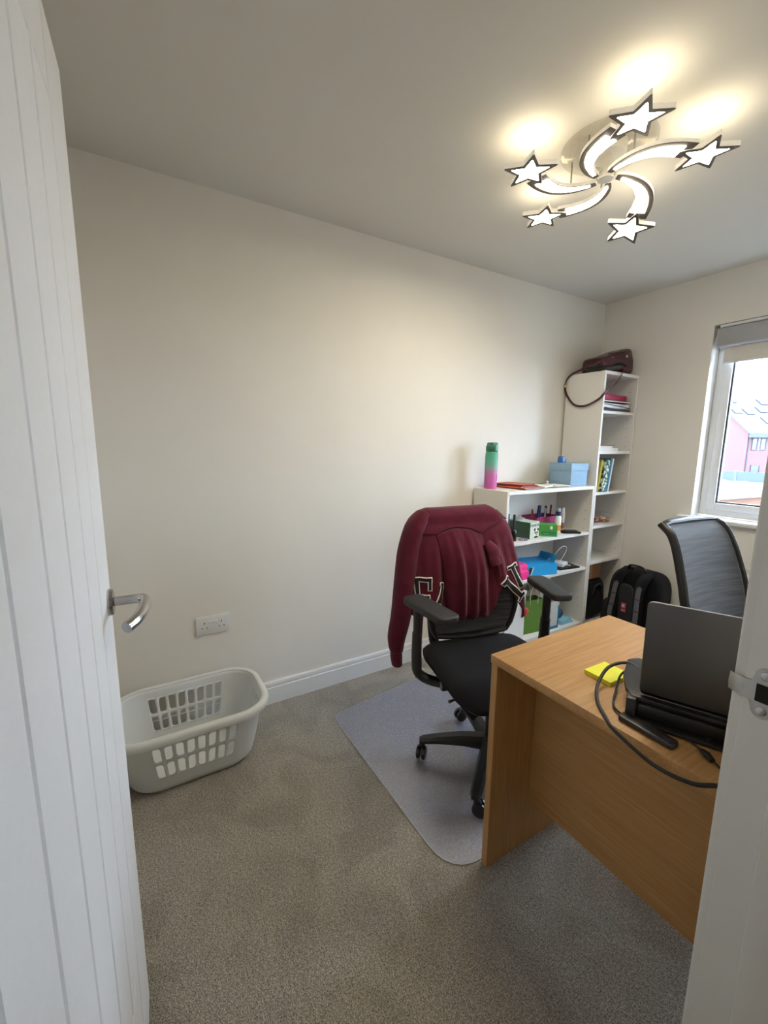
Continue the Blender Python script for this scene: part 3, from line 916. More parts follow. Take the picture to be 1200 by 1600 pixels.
    obj('back_mesh', grid(22, 40, bm_), M_mesh, t, solid=0.003, angle=60)
    for s in (-1, 1):
        obj('back_upright', tube([(-0.10, s * 0.10, 0.385), (-0.20, s * 0.125, 0.388), (-0.262, s * 0.15, 0.42), (-0.278, s * 0.165, 0.50), (-0.272, s * 0.18, 0.62), (-0.250, s * 0.205, 0.70)], [0.02, 0.02, 0.02, 0.018, 0.015, 0.010], 10, sub=5, flat=(0.8, 1.2), up=(1, 0, 0)), M_black, t)
    obj('lumbar_bar', tube([(-0.268, -0.18, 0.60), (-0.25, -0.09, 0.60), (-0.246, 0, 0.60), (-0.25, 0.09, 0.60), (-0.268, 0.18, 0.60)], 0.016, 8, sub=4, flat=(1.6, 0.5), up=(0, 0, 1)), M_black, t)
    # armrests
    for s, (px, py, toe) in ((-1, padL), (1, padR)):
        post = tube([(-0.02, s * 0.15, 0.375), (-0.07, s * 0.24, 0.372), (-0.10, s * 0.296, 0.40), (-0.10, s * 0.306, 0.46), (-0.098, s * 0.308, 0.58)], [0.022, 0.022, 0.024, 0.024, 0.021], 12, sub=6, flat=(1.25, 0.85), up=(1, 0, 0))
        am = obj('armrest', post, M_black, t)
        obj('post_sleeve', tube([(-0.098, s * 0.307, 0.50), (-0.096, s * 0.309, az - 0.03)], 0.017, 12, flat=(1.3, 0.9), up=(1, 0, 0)), M_black, am)
        obj('pad_carrier', tube([(-0.096, s * 0.309, az - 0.05), (px * 0.5 - 0.048, s * 0.309 * .5 + py * .5, az - 0.034), (px, py, az - 0.030)], [0.017, 0.028, 0.034], 10, sub=3, flat=(1, 0.5), up=(0, 1, 0)), M_black, am)
        pad = prism(rrect(0.275, 0.094, 0.030, 6), az - 0.030, az, 0.008, 3)
        obj('pad', xf(pad, T(px, py) @ Rz(toe)), M_arm, am)
    return t

CH1 = Vector((0.896, 1.170, 0.0032)); CH1R = R(-15)
chair1 = office_chair('black office chair with a maroon hoodie hung over its back', CH1, CH1R, 176, (-0.015, -0.288, 14), (-0.115, 0.325, -9))
chair1['group'] = 'black mesh office chairs'
chair2 = office_chair('black mesh back office chair between the desk and the window', Vector((1.545, 1.985, 0.0)), R(-5), 41, (-0.05, -0.30, 0), (-0.05, 0.30, 0), az=0.66)
chair2['group'] = 'black mesh office chairs'

# ------------------------------------------------------------------ hoodie on the first chair
M_hood = mat('maroon_sweatshirt', (88, 27, 44), 0.95, var=0.14, vscale=25, bump=0.25, bscale=700, sheen=0.12, spec=0.15)
M_seam = mat('maroon_seam', (78, 20, 38), 0.95, var=0.1)
M_felt_w = mat('white_felt', (222, 216, 210), 0.9, var=0.04, vscale=120)
M_felt_b = mat('black_felt', (20, 18, 20), 0.95, var=0.1, vscale=120)
hd = tag(empty('hoodie', CH1, CH1R), 'maroon hoodie with black and white letters draped over the office chair', 'hoodie')
YL = [(0.5, -0.326), (0.62, -0.322), (0.70, -0.315), (0.90, -0.290), (0.97, -0.268), (1.03, -0.246), (1.07, -0.225)]
YR = [(0.5, 0.292), (0.62, 0.286), (0.80, 0.272), (0.95, 0.250), (1.0, 0.236), (1.04, 0.208), (1.07, 0.176)]
HEM = [(0, 0.62), (0.3, 0.60), (0.60, 0.585), (0.655, 0.575), (0.77, 0.735), (0.80, 0.725), (1.0, 0.52)]
def front_x(y, z, u):
    base = lerp_tab(XB, min(z, 1.0)) + 0.032
    f = max(0.0, min(1.0, (0.95 - z) / 0.12))
    fold = 0.0085 * math.sin(u * 2 * PI * 5.2 + 2.0 * z) + 0.005 * math.sin(u * 2 * PI * 11 + 5 * z + 1.0)
    edge = abs(u * 2 - 1)
    return base + f * fold * (1 - edge ** 6) - 0.075 * edge ** 12 + 0.006 * math.sin(14 * z + 5 * u) * f
def Fh(y, z, off=0.0):
    yl, yr = lerp_tab(YL, z), lerp_tab(YR, z)
    u = (y - yl) / (yr - yl)
    e = 0.004
    x = front_x(y, z, u)
    u2 = (y + e - yl) / (yr - yl)
    n = Vector((1, -(front_x(y + e, z, u2) - x) / e, -(front_x(y, z + e, u) - x) / e)).normalized()
    return Vector((x, y, z)) + n * off
NF, NT, NB = 30, 8, 18
def hood_body():
    bm = bmesh.new()
    cols = []
    NUU = 64
    top = [(-0.292, 1.030), (-0.312, 1.050), (-0.338, 1.064), (-0.366, 1.068), (-0.392, 1.060), (-0.408, 1.040), (-0.412, 1.005)]
    for i in range(NUU + 1):
        u = i / NUU
        c = []
        zh = lerp_tab(HEM, u)
        for k in range(NF + 1):
            z = zh + (1.0 - zh) * k / NF
            yl, yr = lerp_tab(YL, z), lerp_tab(YR, z)
            y = yl + (yr - yl) * u
            c.append(Vector((front_x(y, z, u), y, z)))
        edge = abs(u * 2 - 1)
        drop = 0.030 * max(0, (edge - 0.72) / 0.28) ** 2
        sl = 0.010 * (1 - u)       # the collar end sits a touch lower on the near side
        for (x, z) in top:
            yl, yr = lerp_tab(YL, z), lerp_tab(YR, z)
            c.append(Vector((x - 0.020 * edge ** 5, yl + (yr - yl) * u, z - drop - sl)))
        for k in range(1, NB + 1):
            z = 1.005 - 0.40 * k / NB
            yl, yr = lerp_tab(YL, z), lerp_tab(YR, z)
            fo = 0.012 * math.sin(u * 2 * PI * 4 + 1) * k / NB
            c.append(Vector((-0.412 + 0.055 * (k / NB) + fo - 0.0 + 0.05 * edge ** 5 * 0.6, yl + (yr - yl) * u, z - drop - sl)))
        cols.append([bm.verts.new(p) for p in c])
    for a, b in zip(cols, cols[1:]):
        for k in range(len(a) - 1):
            bm.faces.new((a[k], b[k], b[k + 1], a[k + 1]))
    return bm
obj('body', hood_body(), M_hood, hd, solid=0.004, angle=80)
def hood_pouch(u, v):
    z = (0.950 + 0.026 * math.sin(PI * u)) * (1 - v) + (0.582 - 0.012 * math.sin(PI * u)) * v
    w0 = -0.165 + 0.045 * v ** 1.5; w1 = 0.058 + 0.012 * math.sin(PI * v)
    y = w0 + (w1 - w0) * u + 0.008 * math.sin(v * 6)
    s = math.sin(PI * u)
    bul = 0.030 * s ** 0.6 * math.sin(PI * v * 0.93) ** 0.7 if 0 < v else 0.0
    ple = (0.0060 * math.sin(u * 2 * PI * 3.1 + 2.2 * v + 0.6 * math.sin(5 * v)) + 0.0040 * math.sin(u * 2 * PI * 6.3 - 1.6 * v + 1.1) * (1 - 0.6 * v) + 0.0035 * math.sin(9 * v + 7 * u)) * s * min(1, 0.25 + 1.3 * v)
    p = Fh(min(max(y, -0.3), 0.2), max(z, 0.585), 0.0)
    end = 0.022 * max(0, (v - 0.88) / 0.12) ** 2
    return Vector((p.x + 0.0015 + 0.003 * min(1, v * 8) * s + bul + ple - end, y, z))
hp = obj('hood', grid(48, 40, hood_pouch), M_hood, hd, solid=0.003, angle=80)
for pts in ([(-0.250, 0.962), (-0.215, 0.957), (-0.162, 0.953)], [(-0.162, 0.953), (-0.12, 0.970), (-0.065, 0.978), (0.0, 0.972), (0.057, 0.951)], [(0.057, 0.951), (0.11, 0.974), (0.165, 0.994)]):
    P = spline([(p[0], p[1], 0) for p in pts], 8)
    obj('seam', tube([Fh(p.x, p.y, 0.0045) for p in P], 0.0028, 6), M_seam, hd)
# hem band of the near flank and sleeve
sl = obj('sleeve', tube([(-0.350, -0.195, 1.030), (-0.326, -0.244, 0.975), (-0.300, -0.282, 0.87), (-0.268, -0.308, 0.74), (-0.246, -0.330, 0.60), (-0.243, -0.350, 0.50), (-0.243, -0.350, 0.440)],
                        [0.044, 0.060, 0.064, 0.062, 0.058, 0.052, 0.040], 22, sub=8, flat=(1.0, 0.74), up=(1, 0, -0.1)), M_hood, hd, angle=80)
obj('cuff', tube([(-0.243, -0.350, 0.446), (-0.242, -0.350, 0.41), (-0.240, -0.347, 0.372)], [0.037, 0.039, 0.034], 22, sub=4, flat=(1.0, 0.66), up=(1, 0, 0)), M_hood, sl)
s2 = obj('sleeve', tube([Fh(0.075, 0.905, 0.008), Fh(0.098, 0.868, 0.020), Fh(0.108, 0.840, 0.026)], [0.020, 0.034, 0.030], 18, sub=6, flat=(1, 0.55), up=(0, 1, 0)), M_hood, hd, angle=80)
obj('cuff', tube([Fh(0.108, 0.842, 0.026), Fh(0.113, 0.822, 0.028), Fh(0.116, 0.806, 0.026)], [0.027, 0.029, 0.027], 18, sub=4, flat=(1, 0.55), up=(0, 1, 0)), M_hood, s2)
obj('cord', tube([Fh(0.122, 0.812, 0.03), Fh(0.126, 0.785, 0.02), Fh(0.124, 0.757, 0.012)], 0.006, 8, sub=4), M_hood, hd)
dr = obj('drawstring', tube([(-0.16, -0.262, 0.66), (-0.14, -0.275, 0.55), (-0.13, -0.28, 0.46), (-0.128, -0.28, 0.372)], 0.007, 8, sub=4), M_seam, hd)
obj('metal_tip', tube([(-0.128, -0.285, 0.368), (-0.128, -0.300, 0.362)], 0.004, 8), M_chrome, dr)
def stroke(p0, p1, w, off, bm, ns=10):
    a, b = Vector(p0), Vector(p1)
    d = (b - a); n = Vector((-d.y, d.x)).normalized() * w / 2
    V = []
    for i in range(ns + 1):
        c = a + d * i / ns
        V.append([bm.verts.new(Fh(*(c + n * s), off)) for s in (-1, -0.33, 0.33, 1)])
    for i in range(ns):
        for j in range(3):
            bm.faces.new((V[i][j], V[i + 1][j], V[i + 1][j + 1], V[i][j + 1]))
def letter(strokes):
    bw, bb = bmesh.new(), bmesh.new()
    for (a, b, w) in strokes:
        A, B = Vector(a), Vector(b); d = (B - A).normalized() * 0.0045
        stroke(A - d, B + d, w + 0.009, 0.0038, bw); stroke(A, B, w, 0.0056, bb)
    o = obj('letter', bw, M_felt_w, hd, solid=0.001, label='white edged black felt letter')
    obj('letter_face', bb, M_felt_b, o, solid=0.0008)
letter([((-0.268, 0.772), (-0.268, 0.66), 0.017), ((-0.276, 0.765), (-0.205, 0.765), 0.014), ((-0.212, 0.771), (-0.216, 0.722), 0.013), ((-0.262, 0.694), (-0.222, 0.694), 0.012)])
letter([((-0.152, 0.738), (-0.182, 0.668), 0.016), ((-0.168, 0.744), (-0.146, 0.738), 0.008)])
letter([((0.148, 0.738), (0.232, 0.662), 0.022), ((0.134, 0.722), (0.158, 0.756), 0.010), ((0.218, 0.640), (0.246, 0.676), 0.010)])
letter([((0.196, 0.792), (0.236, 0.700), 0.020), ((0.172, 0.786), (0.222, 0.802), 0.009)])

# ------------------------------------------------------------------ laptop, stand, notes and cables on the desk
LA = R(23.6)
lp_loc = (1.585, 0.915, 0.0)
st = tag(empty('laptop_stand', (lp_loc[0], lp_loc[1], DT), LA), 'black folding laptop stand under the laptop on the desk', 'laptop stand')
obj('base_plate', prism(round_poly([(-0.005, -0.045), (0.245, -0.045), (0.245, 0.11), (-0.005, 0.11)], [0.02] * 4), 0.0002, 0.010, 0.003), M_black, st)
obj('riser', box(0.0, 0.24, -0.028, 0.020, 0.010, 0.042, 0.006), M_black, st)
tray = prism([(-0.012, -0.022), (0.262, -0.022), (0.262, 0.19), (-0.018, 0.19), (-0.040, 0.165), (-0.040, 0.075), (-0.028, 0.010)], 0.0, 0.012, 0.003)
obj('tray', xf(tray, T(0, 0, 0.0425)), M_black, st)
obj('tray_lip', box(0.0, 0.25, 0.186, 0.196, 0.044, 0.068, 0.004), M_black, st)
obj('side_hinge', box(-0.022, -0.002, -0.034, 0.012, 0.008, 0.052, 0.003, 2), mat('dark_grey_plastic', (52, 54, 58), 0.4), st)
M_alu = mat('space_grey_aluminium', (112, 112, 114), 0.42, 0.85, var=0.015, vscale=300, bump=0.02, bscale=1500)
lap = tag(empty('laptop', (lp_loc[0], lp_loc[1], DT + 0.0568), LA), 'open grey laptop with its lid back turned to the door', 'laptop')
LW = 0.268
obj('base', xf(prism(rrect(LW, 0.205, 0.012, 5, LW / 2, 0.1065), 0, 0.012, 0.002), Matrix()), M_alu, lap)
kb = obj('keyboard', box(0.02, LW - 0.02, 0.03, 0.125, 0.0121, 0.0128), M_blackgloss, lap, smooth=False)
kbm = bmesh.new()
for r_ in range(5):
    for c_ in range(14):
        x = 0.023 + c_ * 0.0168; y = 0.033 + r_ * 0.0182
        add(kbm, box(x, x + 0.0145, y, y + 0.0155, 0.0128, 0.0140))
ko = obj('keys', kbm, M_black, kb, smooth=False); ko['kind'] = 'stuff'
obj('touchpad', box(LW / 2 - 0.055, LW / 2 + 0.055, 0.135, 0.198, 0.0121, 0.0125), M_alu, lap, smooth=False)
lid = xf(prism(rrect(LW, 0.238, 0.012, 5, LW / 2, 0.119), 0, 0.006, 0.002), T(0, 0.0, 0.006) @ Matrix.Rotation(R(90 + 12), 4, 'X'))
lo = obj('lid', lid, M_alu, lap)
obj('screen', xf(box(0.008, LW - 0.008, 0.012, 0.230, -0.0006, -0.0001), T(0, 0.0, 0.006) @ Matrix.Rotation(R(90 + 12), 4, 'X')), M_blackgloss, lo, smooth=False)

sn = tag(empty('sticky_notes', (1.452, 1.014, DT)), 'yellow block of sticky notes on the desk beside the laptop', 'sticky notes')
M_yel = mat('yellow_paper', (236, 232, 62), 0.8, var=0.03)
for k in range(5):
    obj('sheet', xf(box(-0.038, 0.038, -0.045, 0.045, 0.0003 + 0.0024 * k, 0.0003 + 0.0024 * k + 0.0021), Rz(-1.5 + (hash01(k) - .5) * 3)), M_yel, sn, smooth=False)

M_cable = mat('black_cable', (22, 22, 23), 0.5, var=0.08)
pc = tag(empty('power_cable', (0, 0, 0)), 'thick black cable looping from the laptop over the desk edge', 'cable')
obj('cord', tube([(1.532, 1.035, 0.779), (1.492, 1.030, 0.783), (1.470, 0.985, 0.772), (1.480, 0.925, 0.745), (1.515, 0.872, 0.736), (1.560, 0.832, 0.7345), (1.597, 0.807, 0.733), (1.680, 0.803, 0.713), (1.748, 0.803, 0.722), (1.790, 0.815, 0.742), (1.825, 0.842, 0.7345)], 0.0042, 8, sub=8), M_cable, pc)
obj('plug', xf(box(-0.011, 0.011, -0.006, 0.006, -0.003, 0.003, 0.002), T(1.530, 1.036, 0.779) @ Rz(4)), mat('silver_plug', (170, 172, 176), 0.35, 0.8), pc)
hb = tag(empty('usb_hub', (1.633, 0.867, DT), R(-2)), 'slim black adapter bar lying on the desk below the laptop', 'adapter')
obj('case', prism(rrect(0.118, 0.030, 0.008, 5), 0.0003, 0.013, 0.003, 2), mat('hub_case', (48, 48, 50), 0.4), hb)
obj('lead', tube([(-0.056, 0.0, 0.008), (-0.090, 0.020, 0.006), (-0.120, 0.075, 0.010), (-0.142, 0.130, 0.030), (-0.126, 0.166, 0.0485), (-0.1, 0.172, 0.0505)], 0.0028, 8, sub=6), M_cable, hb)
for (nm, pa, lab) in (('cable_connector', [(1.664, 0.955, 0.7365), (1.690, 0.944, 0.7365), (1.704, 0.956, 0.738), (1.726, 0.940, 0.738), (1.75, 0.930, 0.7365), (1.80, 0.925, 0.7365)], 'upper of two thin black leads with a moulded connector on the desk'),
                      ('cable_connector', [(1.664, 0.920, 0.7365), (1.700, 0.908, 0.7365), (1.726, 0.896, 0.738), (1.750, 0.882, 0.738), (1.775, 0.870, 0.7365), (1.81, 0.868, 0.7365)], 'lower of two thin black leads with a moulded connector near the desk edge')):
    t = tag(empty(nm, (0, 0, 0)), lab, 'cable', 'thin leads under the laptop')
    obj('wire', tube(pa, 0.0022, 6, sub=6), M_cable, t)
    obj('moulding', tube([pa[2], ((pa[2][0] + pa[3][0]) / 2, (pa[2][1] + pa[3][1]) / 2, pa[2][2] + 0.001), pa[3]], [0.0055, 0.0075, 0.0055], 10, flat=(0.9, 1), up=(0, 0, 1)), M_black, t)

# ------------------------------------------------------------------ things on the low bookcase
def blob(a, b, c, e1=0.45, e2=0.45, nu=28, nv=18, fn=None):
    sg = lambda v, e: math.copysign(abs(v) ** e, v)
    bm = bmesh.new()
    rows = []
    for j in range(nv + 1):
        ph = -PI / 2 + PI * j / nv
        row = []
        for i in range(nu):
            th = 2 * PI * i / nu
            p = Vector((a * sg(math.cos(ph), e1) * sg(math.cos(th), e2), b * sg(math.cos(ph), e1) * sg(math.sin(th), e2), c * sg(math.sin(ph), e1)))
            row.append(bm.verts.new(fn(p) if fn else p))
        rows.append(row)
    for A, B in zip(rows, rows[1:]):
        for i in range(nu):
            j = (i + 1) % nu
            bm.faces.new((A[i], A[j], B[j], B[i]))
    bmesh.ops.remove_doubles(bm, verts=bm.verts[:], dist=0.0002)
    return bm

def gradient(name, stops, rough=0.45):
    m = bpy.data.materials.new(name); m.use_nodes = True
    nt = m.node_tree; b = nt.nodes['Principled BSDF']
    tc = nt.nodes.new('ShaderNodeTexCoord'); sp = nt.nodes.new('ShaderNodeSeparateXYZ')
    nt.links.new(tc.outputs['Generated'], sp.inputs[0])
    cr = nt.nodes.new('ShaderNodeValToRGB')
    el = cr.color_ramp.elements
    el[0].position, el[0].color = stops[0][0], lin(stops[0][1])
    el[1].position, el[1].color = stops[-1][0], lin(stops[-1][1])
    for p, c in stops[1:-1]:
        e = el.new(p); e.color = lin(c)
    nt.links.new(sp.outputs['Z'], cr.inputs['Fac']); nt.links.new(cr.outputs['Color'], b.inputs['Base Color'])
    b.inputs['Roughness'].default_value = rough
    return m
zt_low = LOWH
wb_ = tag(empty('water_bottle', (0.118, 1.874, zt_low)), 'green to pink water bottle standing on the low bookcase', 'bottle')
obj('bottle_body', lathe([(0, 0.0003), (0.036, 0.0003), (0.039, 0.006), (0.0395, 0.20), (0.0385, 0.222), (0.034, 0.232), (0, 0.232)], 32), gradient('green_pink_plastic', [(0.0, (214, 104, 178)), (0.38, (208, 118, 184)), (0.66, (108, 178, 158)), (1.0, (64, 158, 128))]), wb_)
M_teal = mat('dark_green_lid', (40, 104, 84), 0.4, var=0.03)
cap = obj('cap', lathe([(0, 0.232), (0.036, 0.232), (0.0375, 0.236), (0.0375, 0.262), (0.035, 0.268), (0.02, 0.285), (0, 0.288)], 32), M_teal, wb_)
obj('flip_lid', box(-0.026, 0.026, -0.024, 0.028, 0.262, 0.288, 0.008, 3), M_teal, cap)
obj('latch', box(0.030, 0.042, -0.010, 0.010, 0.236, 0.272, 0.003), mat('pale_green_latch', (96, 160, 138), 0.4), cap)
obj('carry_ring', tube([(0.0, 0.036, 0.262), (0.0, 0.048, 0.255), (0.0, 0.046, 0.236), (0.0, 0.036, 0.232)], 0.004, 8, sub=4), M_black, cap)
obj('print', xf(box(0.0393, 0.0398, -0.004, 0.004, 0.05, 0.09), Rz(20)), mat('purple_print', (120, 50, 130), 0.5), wb_, smooth=False)

M_col = lambda nm, c, r=0.6: mat(nm, c, r, var=0.04, vscale=40)
def sheetpile(name, label, cat, group, x, y, z, w, d, th, rz, m, pages=None):
    t = tag(empty(name, (x, y, z), R(rz)), label, cat, group)
    if pages:
        obj('cover', boxes((-w / 2, w / 2, -d / 2, d / 2, 0.0002, 0.0016), (-w / 2, w / 2, -d / 2, d / 2, th - 0.0016, th), (-w / 2, w / 2, -d / 2, -d / 2 + 0.0016, 0.0016, th - 0.0016)), m, t, smooth=False)
        obj('pages', box(-w / 2 + 0.003, w / 2 - 0.003, -d / 2 + 0.002, d / 2 - 0.004, 0.0018, th - 0.0018), M_paper, t, smooth=False)
    else:
        obj('sheet', box(-w / 2, w / 2, -d / 2, d / 2, 0.0002, th, min(0.0008, th * .3), 1), m, t, smooth=False)
    return t
zz = zt_low
specs = [((0.170, 2.075, 0.235, 0.17, 0.007, 4), (52, 62, 50), 'dark green folder at the bottom of the pile by the water bottle', True),
         ((0.172, 2.068, 0.230, 0.165, 0.006, 2), (206, 92, 48), 'orange folder low in the pile by the water bottle', True),
         ((0.160, 2.070, 0.225, 0.16, 0.005, -3), (186, 66, 44), 'red orange folder in the middle of the pile by the water bottle', True),
         ((0.155, 2.066, 0.215, 0.155, 0.005, 5), (70, 34, 36), 'dark maroon notebook near the top of the pile by the water bottle', True),
         ((0.140, 2.070, 0.200, 0.15, 0.004, 10), (178, 84, 60), 'thin brick red folder topmost of the pile by the water bottle', False)]
for (g, c, lab, pg) in specs:
    sheetpile('folder', lab, 'folder', 'folders on the low bookcase', g[0], g[1], zz, g[2], g[3], g[4], g[5], M_col('folder_%d_%d_%d' % c, c), pg)
    zz += g[4] + 0.0003
zz = zt_low
sheetpile('green_folder', 'flat green folder under papers in front of the blue box', 'folder', 'folders on the low bookcase', 0.150, 2.315, zz, 0.235, 0.26, 0.005, -4, M_col('folder_green', (66, 116, 84)))
sheetpile('paper_bundle', 'white bundle of papers beside the orange folders', 'papers', 'loose papers on the low bookcase', 0.185, 2.225, zz + 0.0056, 0.17, 0.125, 0.010, 14, M_paper)
sheetpile('envelope', 'crumpled pinkish white envelope at the front of the low bookcase', 'papers', 'loose papers on the low bookcase', 0.205, 2.385, zz + 0.0056, 0.13, 0.14, 0.006, -8, M_col('pinkish_paper', (226, 206, 202), 0.8))
sheetpile('card', 'white card lying over the pinkish envelope', 'papers', 'loose papers on the low bookcase', 0.212, 2.380, zz + 0.0120, 0.09, 0.11, 0.002, 12, M_paper)
cr_ = tag(empty('crystal_ornament', (0.150, 2.378, zz + 0.0058)), 'small clear ornament on the papers before the blue box', 'ornament')
obj('gem', lathe([(0, 0.0003), (0.010, 0.0003), (0.012, 0.008), (0.007, 0.014), (0.011, 0.020), (0.006, 0.028), (0, 0.030)], 8), mat('clear_glass_bits', (230, 232, 236), 0.12, var=0.02, spec=0.8), cr_, smooth=False)
obj('foot', lathe([(0, 0.0), (0.012, 0.0), (0.012, 0.002), (0, 0.002)], 12), M_chrome, cr_)

sbx = tag(empty('storage_box', (0.178, 2.556, zt_low)), 'pale blue lidded storage box at the end of the low bookcase', 'box')
M_pb = M_col('pale_blue_card', (140, 172, 198), 0.7)
obj('box_body', box(-0.085, 0.085, -0.090, 0.090, 0.0003, 0.115, 0.002), M_pb, sbx)
obj('box_lid', boxes((-0.089, 0.089, -0.094, 0.094, 0.150, 0.155, 0.0015), (0.0855, 0.089, -0.094, 0.094, 0.105, 0.152), (-0.089, -0.0855, -0.094, 0.094, 0.105, 0.152), (-0.0855, 0.0855, -0.094, -0.0905, 0.105, 0.152), (-0.0855, 0.0855, 0.0905, 0.094, 0.105, 0.152)), mat('pale_blue_lid', (146, 178, 204), 0.7, var=0.03), sbx, smooth=False)
obj('inner_top', box(-0.085, 0.085, -0.09, 0.09, 0.1155, 0.1495), M_pb, sbx, smooth=False)
td = tag(empty('tape_dispenser', (0.150, 2.515, zt_low + 0.1555), R(20)), 'small bright blue tape dispenser on top of the pale blue box', 'tape dispenser')
M_bl = M_col('bright_blue_plastic', (48, 104, 176), 0.4)
obj('shell', xf(prism(round_poly([(-0.045, 0), (0.045, 0), (0.045, 0.020), (0.02, 0.030), (-0.01, 0.045), (-0.045, 0.040)], [0.004, 0.004, 0.006, 0.01, 0.01, 0.01]), -0.016, 0.016, 0.002), Matrix(((0, 0, 1, 0), (1, 0, 0, 0), (0, 1, 0, 0.0003), (0, 0, 0, 1)))), M_bl, td)
obj('roll', xf(lathe([(0.006, -0.0175), (0.016, -0.0175), (0.016, 0.0175), (0.006, 0.0175)], 20, cap=False), T(0, -0.012, 0.024) @ Matrix.Rotation(R(90), 4, 'Y')), mat('pale_tape', (150, 190, 220), 0.3), td)

# -- upper shelf of the low bookcase
S1 = 0.757 + 0.0004
pb = tag(empty('panda_box', (0.178, 2.130, S1), R(8)), 'pale green card box printed with a panda on the low bookcase shelf', 'box')
obj('carton', box(-0.085, 0.085, -0.052, 0.052, 0, 0.108, 0.001, 1), M_col('pale_green_card', (206, 218, 200), 0.7), pb, smooth=False)
obj('side_print', box(-0.0845, 0.0845, -0.0527, -0.0521, 0.001, 0.107), M_col('deep_green_print', (58, 84, 66), 0.7), pb, smooth=False)
M_ink = M_col('black_ink', (26, 30, 28), 0.7)
text_mesh('PANDA', 0.026, M_ink, pb, (0.0857, 0.0, 0.086), (R(90), 0, R(90)), sx=1.12)
M_cream = M_col('cream_print', (228, 222, 196), 0.7)
def disc(r, m, parent, y, z, x=0.0858, sx=1.0, sy=1.0, nm='print'):
    obj(nm, xf(lathe([(0, 0), (r, 0), (r, 0.0003), (0, 0.0003)], 20), T(x, y, z) @ Matrix.Diagonal((1, sx, sy, 1)) @ Matrix.Rotation(R(90), 4, 'Y')), m, parent, smooth=False)
disc(0.030, M_cream, pb, 0.018, 0.034, 0.0855, 1.0, 0.95)
for (y, z, r, a, b_) in ((0.000, 0.058, 0.010, 1, 1), (0.038, 0.056, 0.010, 1, 1), (0.008, 0.038, 0.009, 1, .8), (0.029, 0.037, 0.009, 1, .8), (0.020, 0.024, 0.006, 1.2, .7), (0.018, 0.008, 0.022, 1.1, .32)):
    disc(r, M_ink, pb, y, z, 0.0859, a, b_)
ee = tag(empty('earphone_case', (0.155, 2.120, S1 + 0.1085)), 'clear trinket dish with a lid on top of the panda box', 'dish')
obj('dish', lathe([(0, 0.0002), (0.028, 0.0002), (0.034, 0.012), (0.032, 0.014), (0.026, 0.003), (0, 0.003)], 20), MATS['clear_glass_bits'], ee)
obj('knob', lathe([(0, 0.014), (0.030, 0.0142), (0.012, 0.020), (0.004, 0.022), (0.007, 0.028), (0.004, 0.034), (0, 0.034)], 16), MATS['clear_glass_bits'], ee)
gb = tag(empty('green_box', (0.232, 2.300, S1), R(-38)), 'bright green card box at the front of the upper shelf', 'box')
obj('carton', box(-0.048, 0.048, -0.055, 0.055, 0, 0.078, 0.001, 1), M_col('bright_green_card', (70, 152, 66), 0.6), gb, smooth=False)
for (f, a, b_, z0, z1, c) in (('x', -0.045, 0.045, 0.012, 0.034, (44, 128, 86)), ('x', 0.008, 0.024, 0.050, 0.070, (214, 236, 206)), ('x', -0.034, 0.0, 0.018, 0.022, (200, 230, 200)), ('y', -0.040, -0.022, 0.010, 0.028, (206, 220, 206)), ('y', -0.042, -0.018, 0.056, 0.066, (200, 228, 190))):
    mm = M_col('print_%d_%d_%d' % c, c)
    if f == 'x': obj('print', box(0.0481, 0.0484, a, b_, z0, z1), mm, gb, smooth=False)
    else: obj('print', box(a, b_, -0.0554, -0.0551, z0, z1), mm, gb, smooth=False)
sp_ = tag(empty('spray_bottle', (0.215, 2.430, S1)), 'white and orange spray bottle with a dark blue cap on the upper shelf', 'bottle')
obj('bottle_body', lathe([(0, 0), (0.021, 0), (0.0225, 0.004), (0.0225, 0.105), (0.018, 0.118), (0.012, 0.122), (0, 0.122)], 24), gradient('white_orange_label', [(0.0, (232, 234, 232)), (0.14, (232, 234, 232)), (0.16, (224, 140, 48)), (0.46, (228, 150, 60)), (0.48, (236, 238, 240)), (1.0, (236, 238, 240))]), sp_)
obj('cap', lathe([(0, 0.122), (0.0175, 0.122), (0.0175, 0.150), (0, 0.150)], 24), M_col('navy_cap', (40, 50, 100), 0.4), sp_)
obj('nozzle', lathe([(0, 0.150), (0.014, 0.150), (0.013, 0.172), (0, 0.174)], 24), mat('frosted_cap', (176, 196, 214), 0.3), sp_)
tb = tag(empty('slim_bottle', (0.180, 2.520, S1)), 'slim beige tube standing behind the spray bottle', 'tube')
obj('tube_body', lathe([(0, 0), (0.017, 0), (0.018, 0.01), (0.018, 0.13), (0.015, 0.135), (0.015, 0.165), (0, 0.166)], 20), M_col('beige_tube', (190, 176, 158), 0.5), tb)
obj('band', lathe([(0.0183, 0.02), (0.0186, 0.021), (0.0186, 0.06), (0.0183, 0.061)], 20, cap=False), M_col('brown_band', (120, 86, 66), 0.5), tb)
ph = tag(empty('phone_case', (0.257, 2.512, S1), R(-30)), 'black phone case lying at the right end of the upper shelf', 'phone case')
obj('case', prism(rrect(0.075, 0.13, 0.014, 5), 0, 0.013, 0.004, 2), M_blackgloss, ph)
obj('clip', box(-0.018, 0.018, -0.045, 0.045, 0.0131, 0.019, 0.003), M_black, ph)
kb_ = tag(empty('pink_basket', (0.095, 2.395, S1)), 'magenta basket of pens behind the green box', 'basket')
M_mag = M_col('magenta_plastic', (158, 34, 98), 0.5)
bb_ = bmesh.new()
for (x0, x1, y0, y1) in ((-0.065, -0.062, -0.115, 0.115), (0.062, 0.065, -0.115, 0.115), (-0.062, 0.062, -0.115, -0.112), (-0.062, 0.062, 0.112, 0.115)):
    add(bb_, box(x0, x1, y0, y1, 0.002, 0.105))
obj('walls', bb_, M_mag, kb_, smooth=False)
